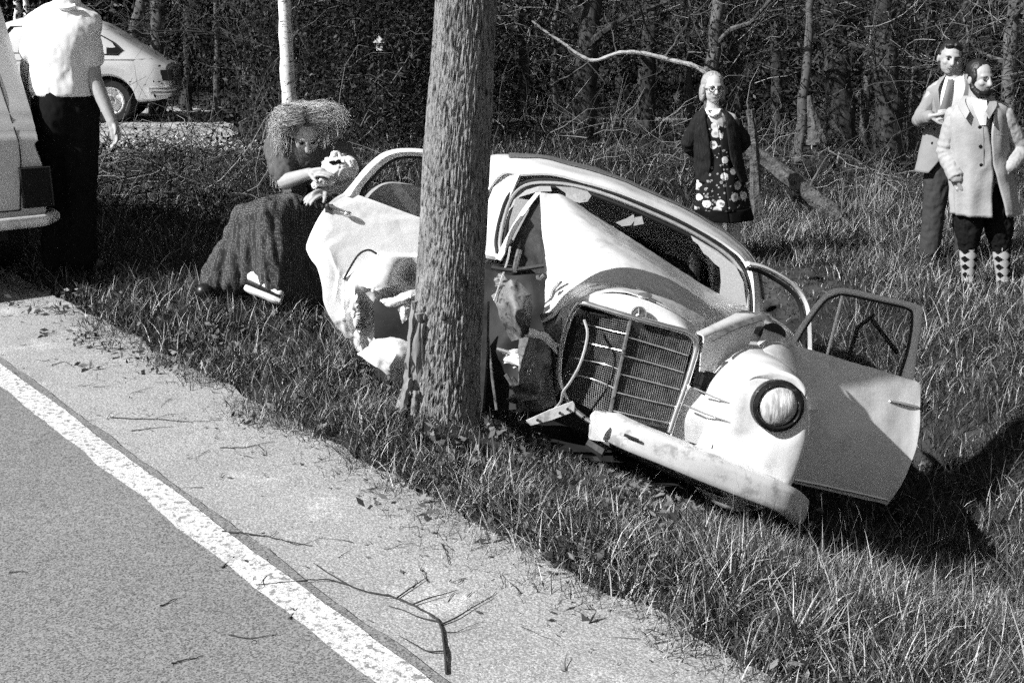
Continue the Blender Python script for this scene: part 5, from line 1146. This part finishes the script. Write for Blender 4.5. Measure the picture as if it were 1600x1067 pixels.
b = MB(); P = np.array([[qt(x, y, d) for x, y, d in r] for r in (((1478, 121, -.06), (1470, 150, -.14), (1470, 178, -.165)), ((1488, 124, -.10), (1486, 150, -.165), (1482, 185, -.18)), ((1506, 116, -.05), (1506, 145, -.15), (1494, 185, -.178)))]); b.sheet(surf(P, 10, 12), .006); b.build('shirt_front', M['shirt'], pt)
b = MB(); P = np.array([[qt(x, y, d) for x, y, d in r] for r in (((1481, 124, -.115), (1476, 145, -.175), (1467, 176, -.19)), ((1485, 125, -.12), (1481, 145, -.185), (1474, 180, -.20)), ((1489, 124, -.115), (1486, 145, -.178), (1481, 176, -.193)))]); b.sheet(surf(P, 8, 12), .006); b.build('tie', M['tie'], pt)
for s_, pl in ((-1, (((1478, 117, -.02), (1466, 140, -.15), (1468, 178, -.185)), ((1468, 122, -.03), (1459, 146, -.15), (1465, 182, -.185)))), (1, (((1507, 113, -.02), (1507, 140, -.15), (1494, 180, -.19)), ((1517, 120, -.03), (1520, 146, -.14), (1498, 188, -.19))))):
    b = MB(); b.sheet(surf(np.array([[qt(*p) for p in r] for r in pl]), 6, 12), .008); b.build('lapel', M['suit'], pt)
for y in (202, 224):
    b = MB(); b.lathe([(.012, .004), (.012, -.003), (.0005, -.005)], on_cloth(jack_, 1457 + (y < 210) * 3, y), (0, 1, 0), 14); b.build('button', M['eye'], pt)
for k in (-1, 1):
    b = MB(); b.limb([hp[k] + up_ * .05, hp[k] * .5 + kn[k] * .5, kn[k], an[k] + up_ * .02], [.125, .105, .09, .085], 16); skin('trouser_leg', b, M['trouser'], pt, .012, 3, .015, 7., k * 2.)
    shoe('shoe', an[k], an[k] + np.array([-.02, -.18, -.06]), M['shoe'], pt)
ct_ = MB(); c0 = qt(1466, 178, -.325); ct_.tube([c0, c0 + [.015, -.05, .02]], .0045, 8)
cg = ct_.build('cigarette', M['white'], None); tag(cg, 'cigarette between the raised fingers of the suited man', 'cigarette')

# ---- elderly woman in the flowered dress
Yl = on_ground(1125, 414, -.53)[1]; ql = lambda x, y, dy=0: on_plane(x, y, Yl + dy)
base = on_ground(1130, 414, -.53); base[2] = ground(base[0], base[1])
pw = empty('person', base, 'elderly woman with glasses in flowered dress and open black cardigan, hands behind her back', 'person')
b = MB(); hc_ = ql(1114, 139); L_, Rm = head(b, hc_, np.array([.12, -1, -.05]), 1.05); b.capsule(ql(1113, 150), ql(1114, 175), .05, .055); b.limb([ql(1092, 186), ql(1114, 178), ql(1142, 186)], [.05, .07, .05])
b.limb([ql(1117, 190), ql(1120, 240), ql(1126, 290)], [.12, .12, .14], 16)
sl = {-1: ql(1091, 190), 1: ql(1145, 190)}; e_ = {-1: ql(1076, 226, .06), 1: ql(1161, 222, .06)}; w_ = {-1: ql(1106, 252, .20), 1: ql(1134, 250, .20)}
for k in (-1, 1): b.limb([sl[k], e_[k], w_[k]], [.048, .04, .028]); hand(b, w_[k], np.array([-k * 1., 0, -.2]), np.array([0, -1., 0]), .95, .5, k)
hp = {-1: ql(1116, 300), 1: ql(1140, 300)}; kn = {-1: ql(1118, 352), 1: ql(1146, 352)}; an = {-1: ql(1119, 400), 1: ql(1149, 400)}
for k in (-1, 1): b.limb([hp[k], kn[k], (kn[k] + an[k]) / 2 + [0, .01, 0], an[k]], [.08, .055, .058, .036]); b.limb([an[k], an[k] + [0, -.06, -.055]], [.036, .030])
skin('body', b, M['skin2'], pw, .0065, 2); features(pw, L_, Rm, 1.05, mouth=-1)
b = MB(); b.ell(L_(0, -.03, .04), np.array([.092, .095, .098]), Rm, 18, 12)
for k in (-1, 1): b.ell(L_(k * .080, -.015, -.03), np.array([.022, .05, .075]), Rm)
b.ell(L_(0, -.06, -.05), np.array([.07, .05, .07]), Rm); skin('hair', b, M['hairgrey'], pw, .008, 2, .012, 22)
b = MB(); xh = Rm[:, 0]
for k in (-1, 1):
    c = L_(k * .034, .100, .004); b.tube([c + .024 * (math.cos(t) * Rm[:, 0] + .8 * math.sin(t) * Rm[:, 2]) for t in np.arange(16) / 16 * 6.283], .0032, 5, closed=True); b.tube([L_(k * .058, .098, .008), L_(k * .082, .02, .01)], .003, 5)
b.tube([L_(-.012, .104, .008), L_(.012, .104, .008)], .003, 5); b.build('glasses', M['eye'], pw)
dr = [(ql(1114, 172), .065, .06), (ql(1115, 182), .13, .09), (ql(1116, 196), .165, .12), (ql(1119, 225), .17, .135), (ql(1122, 255), .175, .135), (ql(1126, 290), .205, .155), (ql(1129, 326), .235, .17)]
cloth('dress', dr, np.array([.1, -1, 0]), M['flowers'], pw, .01, 50, 80, .014, 5., 2., wave=.06, nw=7)
cloth('dress_hem', [(ql(1129, 324), .238, .172), (ql(1131, 334), .242, .174), (ql(1132, 343), .240, .172)], np.array([.1, -1, 0]), M['black'], pw, .01, 10, 60, .01, 5., 2., wave=.03, nw=7)
b = MB(); b.tube([ql(1104, 172, -.07), ql(1107, 178, -.11), ql(1114, 181, -.125), ql(1122, 178, -.11), ql(1125, 172, -.06)], .011, 8); b.build('collar', M['shirt'], pw)
cg_ = [(ql(1114, 171), .085, .075, .65), (ql(1115, 180), .155, .11, .55), (ql(1117, 195), .195, .14, .45), (ql(1120, 225), .195, .155, .42), (ql(1124, 255), .205, .16, .48), (ql(1127, 283), .22, .17, .75)]
cloth('cardigan', cg_, np.array([-.02, -1, 0]), M['cardigan'], pw, .014, 50, 80, .016, 6., 5.)
for k in (-1, 1): sleeve('sleeve', [sl[k] + np.array([0, 0, -.03]), e_[k], w_[k] * .85 + e_[k] * .15], [.072, .066, .05], M['cardigan'], pw, .011, .018, 12., k); shoe('shoe', an[k], an[k] + np.array([.0, -.16, -.06]), M['shoe'], pw)

# ---- man with his back turned, beside the van
Ym = on_ground(104, 434, .0)[1]; qm = lambda x, y, dy=0: on_plane(x, y, Ym + dy)
base = on_ground(104, 434, 0.); base[2] = ground(base[0], base[1])
pk = empty('person', base, 'man in white short-sleeved shirt and black trousers, back turned, standing beside the van', 'person')
b = MB(); hc_ = qm(112, -38, .02); L_, Rm = head(b, hc_, np.array([.35, 1, -.35]), 1.06); b.capsule(qm(110, -20), qm(104, 12), .062, .068); b.limb([qm(64, 40), qm(102, 22), qm(134, 36)], [.06, .085, .06])
b.limb([qm(100, 60), qm(98, 110), qm(100, 165)], [.11, .11, .12], 16)
sa = {-1: qm(63, 46), 1: qm(133, 44)}; ea = {-1: qm(44, 105, .05), 1: qm(146, 122, -.03)}; wa = {-1: qm(42, 150, .12), 1: qm(176, 192, -.10)}
for k in (-1, 1): b.limb([sa[k], ea[k], wa[k]], [.058, .047, .031])
hand(b, wa[1], qm(183, 222, -.12) - wa[1], np.array([-.8, -.5, .2]), 1.05, .55, 1); hand(b, wa[-1], qm(50, 180, .1) - wa[-1], np.array([1., 0, 0]), 1, .5, -1)
hp = {-1: qm(80, 175), 1: qm(124, 175)}; kn = {-1: qm(86, 310), 1: qm(126, 310)}; an = {-1: qm(90, 410), 1: qm(128, 410)}
for k in (-1, 1): b.limb([hp[k], kn[k], an[k]], [.095, .06, .045]); b.limb([an[k], an[k] + [0, .06, -.055]], [.036, .030])
skin('body', b, M['skin'], pk, .0065, 2); features(pk, L_, Rm, 1.06)
b = MB(); b.ell(L_(0, -.03, .045), np.array([.088, .092, .09]), Rm, 18, 12); b.ell(L_(0, -.075, -.01), np.array([.06, .035, .05]), Rm); skin('hair', b, M['hairdark'], pk, .008, 2, .012, 25)
def shx(b):
    for k in (-1, 1): b.limb([sa[k] * .9 + qm(100, 45) * .1, sa[k] * .42 + ea[k] * .58], [.085, .080], 14)
    b.limb([qm(60, 42), qm(102, 24), qm(137, 38)], [.085, .108, .085]); b.limb([qm(107, -8), qm(104, 6), qm(103, 18)], [.070, .076, .095])
solid('short_sleeved_shirt', [(qm(102, 24), .13, .10), (qm(100, 42), .20, .13), (qm(99, 70), .205, .15), (qm(97, 105), .19, .145), (qm(98, 135), .195, .15), (qm(100, 149), .19, .145)], np.array([.2, 1, 0]), M['shirt'], pk, .011, .014, 4.5, 4., shx)
b = MB(); b.limb([qm(100, 160), qm(100, 185)], [.165, .175], 18, .82, up=np.array([1., 0, 0]))
for k in (-1, 1): b.limb([hp[k] + up_ * .02, kn[k], an[k] + up_ * .01], [.115, .095, .085], 16)
skin('trousers', b, M['black'], pk, .012, 3, .015, 6., 2.)
for k in (-1, 1): shoe('shoe', an[k], an[k] + np.array([.03, .17, -.06]), M['shoe'], pk)
b = MB(); b.tube([qm(86, 8, -.075), qm(95, 12, -.095), qm(106, 13, -.095), qm(118, 10, -.08)], .016, 8); b.build('shirt_collar', M['shirt'], pk)

# ---- young woman sitting on the bank, bent over the bundle
Ys = on_ground(415, 470, -.03)[1]; qs = lambda x, y, dy=0: on_plane(x, y, Ys + dy)
base = on_ground(440, 470, 0.); base[2] = ground(base[0], base[1])
ps = empty('person', base, 'long-haired young woman in a flecked skirt sitting in the grass, bent over a bundle', 'person')
b = MB(); hc_ = qs(478, 208, -.04); hf = np.array([.20, -.82, -.78]); L_, Rm = head(b, hc_, hf, 1.02, up=(0, -.2, 1)); b.capsule(qs(476, 205, .05), qs(474, 226, .08), .05, .055)
b.limb([qs(436, 226, .05), qs(474, 224, .10), qs(524, 232, .05)], [.05, .075, .05]); b.limb([qs(476, 240, .10), qs(478, 285, .12), qs(482, 330, .12)], [.115, .11, .13], 16)
s1 = qs(434, 230, .02); e1 = qs(446, 284, -.10); w1 = qs(484, 271, -.27); s2 = qs(530, 238, .02); e2 = qs(556, 284, -.05); w2 = qs(510, 298, -.27)
b.limb([s1, e1, w1], [.048, .046, .030]); hand(b, w1, qs(512, 268, -.32) - w1, np.array([0, .5, -1.]), 1.0, .3, 1)
b.limb([s2, e2, w2], [.048, .042, .030]); hand(b, w2, qs(486, 308, -.34) - w2, np.array([.1, .4, -1.]), 1.0, .35, -1)
k1 = qs(382, 345, -.20); k2 = qs(420, 338, -.28); h1 = qs(470, 340, .05); h2 = qs(500, 345, .03); a1 = qs(338, 436, -.05); a2 = qs(410, 446, -.28)
b.limb([h1, k1, a1], [.085, .058, .04]); b.limb([a1, a1 + [-.02, -.12, -.03]], [.035, .027]); b.limb([h2, k2, a2], [.085, .058, .04]); b.limb([a2, a2 + [.10, -.08, -.03]], [.036, .028])
skin('body', b, M['skin'], ps, .0055, 2); features(ps, L_, Rm, 1.02, mouth=-1)
M['blouse'] = mat('dark_blouse', .10, .02, 60, .9, spec=.15)
b = MB(); b.limb([qs(476, 232, .09), qs(478, 285, .12), qs(482, 325, .12)], [.145, .13, .14], 16); b.limb([qs(440, 228, .05), qs(474, 224, .10), qs(524, 234, .05)], [.07, .085, .065]); b.limb([s1, s1 * .25 + e1 * .75], [.078, .072], 14); b.limb([s2, s2 * .3 + e2 * .7], [.075, .070], 14)
skin('blouse', b, M['blouse'], ps, .011, 3, .02, 9., 2.)
b = MB(); b.ell(qs(470, 322, .02), (.15, .15, .09)); b.limb([qs(478, 335, .05), k1 + up_ * .02], [.14, .070], 16); b.limb([qs(500, 338, .03), k2 + up_ * .02], [.15, .080], 16)
b.limb([k1 * .5 + k2 * .5 + up_ * .015, qs(470, 332, .0)], [.075, .13])
b.limb([k2, qs(428, 395, -.31), qs(436, 442, -.27)], [.080, .105, .12], 16); b.limb([k1, qs(358, 395, -.15), qs(336, 438, -.12)], [.066, .075, .085], 16); b.limb([k1, qs(378, 400, -.2), qs(368, 438, -.16)], [.06, .075, .085], 16); b.limb([qs(405, 343, -.25), qs(398, 385, -.24), qs(392, 425, -.20)], [.066, .075, .08], 16)
b.limb([qs(490, 350, .0), qs(482, 400, -.10), qs(480, 455, -.08)], [.15, .17, .19], 16); b.limb([qs(455, 345, -.14), qs(454, 405, -.2), qs(456, 450, -.18)], [.12, .14, .15], 16)
skin('skirt', b, M['skirt'], ps, .012, 6, .040, 5.0, 5., None, .3)
b = MB(); b.tube(cr([qs(x, y, d) for x, y, d in ((448, 330, -.14), (462, 325, -.17), (474, 316, -.20), (481, 303, -.2), (482, 292, -.18))], 20), .022, 8, flat=.5); b.build('sash', M['black'], ps)
# platform shoe with a white sole
so_ = [qs(388, 448, -.32), qs(412, 458, -.36), qs(440, 470, -.38)]
b = MB(); b.tube(cr(so_, 10), [.040, .045, .047, .046, .043, .042, .044, .046, .044, .034], 12, flat=.62, up=up_); sh_ = b.build('shoe', M['white'], ps, label='pale platform shoe')
b = MB(); b.tube(cr([p + np.array([0, .0, .030]) for p in so_], 10), [.040] * 10, 8, flat=.2, up=up_); b.build('insole', M['shoe'], sh_)
b = MB(); b.limb([qs(396, 432, -.28), qs(416, 444, -.33), qs(436, 458, -.37)], [.036, .036, .030]); skin('sock', b, M['shirt'], ps, .008, 2)
shoe('shoe', a1, a1 + np.array([-.03, -.16, -.03]), M['shoe'], ps)
# hair: a dark inner mass and many loose strands blown to the right
b = MB(); b.ell(L_(0, -.03, .04), np.array([.098, .098, .096]), Rm, 18, 12); b.limb([qs(462, 190, .04), qs(440, 215, .02), qs(432, 240, .02)], [.06, .05, .03]); b.limb([qs(490, 178, .05), qs(512, 190, .05), qs(522, 212, .03)], [.07, .075, .05])
hm = skin('hair', b, M['hairfair0'], ps, .01, 3, .02, 18)
ns = 6500; S = np.zeros((ns, 13, 3)); par = qs(474, 160, .0)
for i in range(ns):
    side_ = -1 if rng.uniform() < .47 else 1
    y0 = rng.uniform(-.11, .045); z0 = .03 + .104 * math.sqrt(max(0, 1 - ((y0 + .012) / .105) ** 2)); r0 = L_(side_ * rng.uniform(0, .012), y0, z0); r1 = L_(side_ * rng.uniform(.085, .125), y0 * .9 - .02, .02 + (z0 - .03) * .6) + rng.normal(0, .012, 3)
    if side_ < 0: tgt = qs(rng.normal(434, 8), rng.uniform(225, 308), rng.uniform(-.12, .12)); mid = qs(rng.normal(444, 7), rng.uniform(174, 196), rng.uniform(-.08, .12))
    else:
        an_ = rng.uniform(-.12, 1.6); rad_ = rng.uniform(36, 60) * (1.08 - .18 * an_); tgt = qs(488 + rad_ * math.cos(an_), 192 + .9 * rad_ * math.sin(an_), rng.uniform(-.14, .12)); mid = qs(488 + .55 * rad_ * math.cos(an_ - .55), 190 + .55 * rad_ * math.sin(an_ - .75), rng.uniform(-.10, .10))
    c_ = cr([r0, r1, mid, tgt], 20); ln = rng.uniform(.55, 1.0); c_ = cr(c_, 40)[:int(40 * ln)]; c_ = c_[np.linspace(0, len(c_) - 1, 13).astype(int)]
    ph = rng.uniform(0, 6.28); fq = rng.uniform(2.5, 7); am_ = rng.uniform(.006, .018) * np.linspace(.2, 1.3, 13); tt = np.linspace(0, 1, 13) * 6.28 * fq / 2
    S[i] = c_ + np.stack([np.sin(tt + ph), np.cos(tt + ph * 2), np.sin(tt * 1.3 + ph)], 1) * am_[:, None] + rng.normal(0, .004, (13, 3)).cumsum(0) * .8
T_ = np.gradient(S, axis=1); T_ /= np.linalg.norm(T_, axis=2, keepdims=True); Sx = np.cross(T_, np.array([.3, .8, .5])); Sx /= np.linalg.norm(Sx, axis=2, keepdims=True); U_ = np.cross(T_, Sx)
rr = (.0017 * np.linspace(1, .3, 13))[None, :, None]; ring = np.stack([S + rr * (Sx * math.cos(t) + U_ * math.sin(t)) for t in (0, 2.094, 4.189)], 2); V = ring.reshape(-1, 3); o0 = np.arange(ns) * 39; Fs = []
for k in range(12):
    for j in range(3): j2 = (j + 1) % 3; Fs.append(np.stack([o0 + k * 3 + j, o0 + k * 3 + j2, o0 + (k + 1) * 3 + j2, o0 + (k + 1) * 3 + j], 1))
st_ = fast('loose_hair', V - origin(ps), np.concatenate(Fs), [M['hairfair']], ps, (rng.uniform(.2, .75, ns)[:, None] * np.clip(np.linspace(.12, 2.2, 13), 0, 1)[None, :]).repeat(3, 1).reshape(-1)); tag(st_, kind='stuff')  # strands darker at the roots: shade and hair colour both put into the tone
# the bundle in her arms
bn = empty('cloth_bundle', qs(528, 275, -.22), 'crumpled white cloth bundle held in the arms of the sitting woman', 'bundle')
b = MB(); b.ell(qs(528, 264, -.24), (.082, .085, .060)); b.ell(qs(545, 262, -.22), (.05, .06, .06)); b.limb([qs(508, 268, -.26), qs(512, 252, -.25), qs(524, 242, -.22), qs(532, 246, -.2)], [.020, .026, .02, .022]); skin('wrapping', b, M['shirt'], bn, .007, 2, .02, 14., 3.)
b = MB(); b.ell(qs(520, 254, -.31), (.022, .012, .010)); b.ell(qs(529, 253, -.305), (.014, .01, .013)); b.build('dark_opening', M['black'], bn)
b = MB(); b.limb([qs(492, 290, -.30), qs(500, 284, -.31), qs(516, 286, -.28), qs(524, 276, -.26)], [.018, .024, .018, .014]); skin('trailing_cloth', b, M['shirt'], bn, .007, 2, .02, 18., 6.)
# ------------------------------------------------------------------ smaller things
# fallen log, post, stump, birdhouse, stones, twigs on the road
def rough_log(name, pl, r0, r1, m, root, n=60, seed=0.):
    q_ = cr(pl, n); k = 18; P = []
    for i in range(n):
        d = nrm(q_[min(i + 1, n - 1)] - q_[max(i - 1, 0)]); x, y = frame(d); r = r0 + (r1 - r0) * i / (n - 1)
        P.append([q_[i] + (r * (1 + .30 * mnoise.noise(Vector((math.cos(a) * 2.2 + seed, math.sin(a) * 2.2, i * .10))) + .20 * mnoise.noise(Vector((math.cos(a) * 6, math.sin(a) * 6 + seed, i * .35))))) * (math.cos(a) * x + math.sin(a) * y) for a in np.arange(k) / k * 6.2832])
    P = np.array(P); b = MB(); b.grid(P, closed=True); b.f += [tuple(range(k))[::-1], tuple(range((n - 1) * k, n * k))]; b.m += [0, 0]
    return b.build(name, m, root), q_
p = [on_plane(x, y, Y) for x, y, Y in ((1160, 224, 12.2), (1190, 246, 12.1), (1222, 270, 12.0), (1262, 302, 11.9), (1296, 328, 11.8), (1314, 340, 11.75))]
lg = empty('fallen_log', p[3], 'long grey log lying aslant in the grass right of the elderly woman', 'log')
_, q_ = rough_log('log', p, .070, .085, M['wood'], lg)
b = MB(); b.tube([q_[36], q_[36] + [.02, 0, .12], q_[36] + [.09, 0, .26], q_[36] + [.15, .0, .38]], [.02, .014, .010, .006], 7); b.build('branch_stub', M['wood'], lg)
po = empty('fence_post', on_plane(1182, 350, 11.6), 'weathered leaning post with a ragged top behind the elderly woman', 'post')
rough_log('post', [on_plane(x, y, 11.6) for x, y in ((1182, 356), (1180, 300), (1178, 230), (1172, 172))], .056, .042, M['wood'], po, 40, 5.)
b = MB(); b.tube([on_plane(1171, 180, 11.57), on_plane(1169, 164, 11.57)], [.02, .008], 6); b.tube([on_plane(1176, 182, 11.6), on_plane(1178, 170, 11.6)], [.022, .010], 6); b.build('splinter', M['wood'], po)
stp = empty('tree_stump', on_plane(1272, 212, 12.4), 'short pale broken stump in the wood above the fallen log', 'stump')
rough_log('stump', [on_plane(1275, 224, 12.4), on_plane(1273, 204, 12.4), on_plane(1271, 186, 12.4), on_plane(1266, 168, 12.4), on_plane(1264, 150, 12.4)], .10, .018, M['wood'], stp, 30, 9.)
bh = empty('birdhouse', on_plane(592, 232, 13.3), 'small white birdhouse with pointed roof on a thin pale pole before the dark thicket', 'birdhouse')
b = MB(); b.tube([on_plane(591, 236, 13.3), on_plane(592, 78, 13.3)], .011, 8); b.build('pole', M['wood'], bh)
c = on_plane(593, 70, 13.3); b = MB(); b.box(c - [0, 0, .02], (.035, .035, .045)); b.build('box', M['white'], bh, False)
b = MB(); b.add([c + [s * .07, t * .06, .02] for s in (-1, 1) for t in (-1, 1)] + [c + [0, -.06, .10], c + [0, .06, .10]], [(0, 1, 5, 4), (2, 4, 5, 3), (0, 4, 2), (1, 3, 5), (0, 2, 3, 1)]); b.build('roof', M['white'], bh, False)
b = MB(); b.lathe([(.012, 0), (.0005, .0)], c - [0, .037, .015], (0, 1, 0), 13.3); b.build('hole', M['dark'], bh)
# broken stones along the edge of the yard
stones = [(225, 228, 9), (243, 224, 7), (262, 221, 8), (280, 226, 6), (296, 216, 7), (318, 214, 10), (330, 226, 13), (312, 232, 6), (250, 236, 6), (345, 218, 6), (215, 215, 6), (270, 208, 5), (236, 272, 16), (262, 276, 18), (305, 274, 14), (330, 276, 15), (200, 262, 12), (180, 240, 8), (350, 230, 7)]
edge_l = 'small pale stone in the rubble strip along the front of the gravel yard'
stone_label = [edge_l] * len(stones); stone_label[6] = 'largest pale stone in the rubble strip, near its right end'; stone_label[5] = 'pale stone at the back right of the rubble strip, just above the largest one'
for k_, t_ in ((12, 'leftmost of two touching grey stones on the grass bank right of the standing man'), (13, 'right one of two touching grey stones on the grass bank'), (14, 'grey stone nearer the sitting woman, left one of a pair on the bank'), (15, 'grey stone on the bank closest to the sitting woman'), (16, 'grey stone on the bank nearest the hand of the man in the white shirt')): stone_label[k_] = t_
for i, (x, y, w) in enumerate(stones):
    c = on_ground(x, y, 0.); r = w / 2 / F * c[1]; c[2] = ground(c[0], c[1]) + r * .25; b = MB(); b.ell((0, 0, 0), (r, r * .9, r * .6), n=9, k=6)
    b.v = [np.array([q * (1 + .35 * mnoise.noise(Vector(q * 9 / max(r * 9, .4) + np.array([i * 3.1, 0, 0])))) for q in b.v[0]])]
    o = b.build('broken_stone', M['stone'], None, True, None, 25); o.location = c; o.rotation_euler.z = i * 1.3
    tag(o, stone_label[i], 'stone', 'broken stones on the bank' if y > 234 and w > 11 or y > 250 else 'broken stones at the yard edge')
n = 2600; x = rng.uniform(-6.4, -2.7, n); y = 13.0 + rng.normal(0, .6, n) + (x + 4.5) * .1; r = rng.uniform(.012, .075, n) * rng.uniform(.2, 1, n) ** 1.6; C = np.stack([x, y, tz(x, y) + r * .4], 1)
ic = np.array([[1, 0, 0], [-1, 0, 0], [0, 1, 0], [0, -1, 0], [0, 0, .7], [0, 0, -.7]], float); V = (C[:, None] + (ic[None] * rng.uniform(.6, 1.2, (n, 6, 1))) * r[:, None, None]).reshape(-1, 3)
f = np.array([[0, 2, 4], [2, 1, 4], [1, 3, 4], [3, 0, 4], [2, 0, 5], [1, 2, 5], [3, 1, 5], [0, 3, 5]]); Fc = (np.arange(n)[:, None, None] * 6 + f[None]).reshape(-1, 3)
tag(fast('rubble', V, Fc, [M['stone']]), kind='stuff')

def ontop(x, y): p = on_ground(x, y, 0.0); u_ = uv(p[0], p[1])[0]; return on_ground(x, y, -.005 if u_ > 1.43 else 0.)
def stick(name, pl, r0, r1, label, cat='twig', side=(), lift=.004, group=None):
    p = np.array([ontop(*q) for q in pl]); p[:, 2] += r0 * .5; q_ = cr(p, max(6, 5 * len(p))); q_[:, 2] += np.abs(rng.normal(0, .002, len(q_)))
    t = empty(name, q_[0], label, cat, group) if side else None
    b = MB(); b.tube(q_, .62 * np.linspace(r0, r1, len(q_)) * (1 + .12 * np.sin(np.arange(len(q_)) * 2.1)), 7); o = b.build('stem' if side else name, M['stick'], t)
    for sp, a, c_ in side:
        pp = np.array([ontop(*q) for q in sp]); pp[0] = q_[np.argmin(np.linalg.norm(q_ - pp[0], axis=1))] if np.min(np.linalg.norm(q_ - pp[0], axis=1)) < .06 else pp[0]; pp[1:, 2] += a * .7 + np.abs(rng.normal(0, .003)); b = MB(); b.tube(cr(pp, 5 * len(pp)), np.linspace(a * .6, c_ * .55, 5 * len(pp)), 6); b.build('side_shoot', M['stick'], t)
    if not side: tag(o, label, cat, group)
    return t or o
stick('fallen_branch', [(698, 1054), (694, 1010), (688, 978), (672, 962), (640, 945), (612, 934), (570, 925), (520, 909), (470, 909), (400, 916)], .0065, .0022, 'long forked bare branch lying across the white line and the shoulder', 'branch',
      [([(688, 976), (712, 968), (738, 952), (768, 935)], .0045, .002), ([(620, 935), (640, 922), (655, 912), (668, 903)], .004, .0015), ([(650, 947), (672, 938), (695, 932), (714, 926)], .004, .0015), ([(684, 974), (655, 966), (630, 955), (605, 948)], .0035, .0014), ([(548, 915), (525, 905), (505, 893), (490, 882)], .0035, .0014), ([(690, 1022), (668, 1020), (645, 1008), (624, 996)], .0038, .0014), ([(640, 944), (625, 938), (600, 938)], .003, .0012), ([(700, 940), (706, 930), (712, 926)], .002, .001), ([(645, 918), (650, 910), (648, 905)], .002, .001)])
stick('fallen_twig', [(347, 832), (375, 834), (410, 838), (445, 846), (488, 854)], .0045, .0016, 'thin forked twig lying on the shoulder just above the long branch', 'twig', [([(424, 840), (430, 834), (433, 830)], .002, .001), ([(445, 846), (470, 852), (505, 840)], .002, .001)])
stick('fallen_twig', [(172, 653), (210, 655), (250, 656), (300, 660), (348, 657)], .0035, .0015, 'long straight twig on the shoulder left of the tree', 'twig', [([(240, 656), (262, 650), (290, 648)], .002, .001)])
stick('fallen_twig', [(205, 674), (235, 670), (270, 667)], .003, .0012, 'short twig lying just under the long straight twig', 'twig')
stick('fallen_twig', [(344, 700), (380, 700), (410, 694), (430, 690)], .003, .0012, 'curved twig at the grass edge below the tree', 'twig', [([(405, 696), (410, 702), (413, 706)], .002, .001)])
stick('fallen_twig', [(347, 888), (358, 878), (370, 868)], .0035, .002, 'short dark twig lying on the white line left of the long branch', 'twig', [([(360, 876), (352, 872), (346, 874)], .002, .001)])
stick('fallen_twig', [(452, 968), (460, 958), (470, 946)], .0035, .002, 'short dark twig on the lower part of the white line', 'twig', [([(461, 957), (455, 953), (450, 955)], .002, .001)])
stick('fallen_twig', [(250, 948), (262, 943), (274, 936)], .0035, .0018, 'small twig on the dark asphalt nearest the bottom left', 'twig')
stick('fallen_twig', [(268, 1038), (292, 1032), (318, 1026)], .0035, .0016, 'twig on the asphalt at the bottom edge of the road', 'twig')
stick('fallen_twig', [(358, 994), (390, 998), (434, 992)], .003, .0014, 'twig with a side shoot on the asphalt below the white line', 'twig', [([(390, 998), (396, 1003), (393, 1008)], .002, .001)])
stick('fallen_twig', [(14, 896), (30, 894), (44, 895)], .0025, .0012, 'tiny twig on the asphalt at the far left edge', 'twig')
stick('fallen_twig', [(80, 572), (100, 566), (115, 574)], .003, .0014, 'small twig in the shoulder near the grass at the upper left', 'twig')
stick('fallen_twig', [(690, 850), (698, 868), (702, 884)], .003, .0014, 'pale bent twig at the grass edge right of the long branch', 'twig')
stick('fallen_twig', [(528, 872), (538, 866), (548, 860)], .002, .001, 'tiny twig between the two larger twigs on the shoulder', 'twig')
w_ = on_plane(1518, 905, 3.55); w_[2] = ground(w_[0], w_[1]) + .06
b = MB(); P = np.array([[w_ + np.array([.03 * i, .02 * j, .006 * math.sin(i * 2 + j)]) for j in (-1, 0, 1)] for i in (-1, 0, 1)]); b.sheet(rumple(surf(P, 10, 10), .02, 20), .002); tag(b.build('paper_scrap', M['white'], None), 'small crumpled pale scrap lying in the shaded ditch at the right', 'scrap')
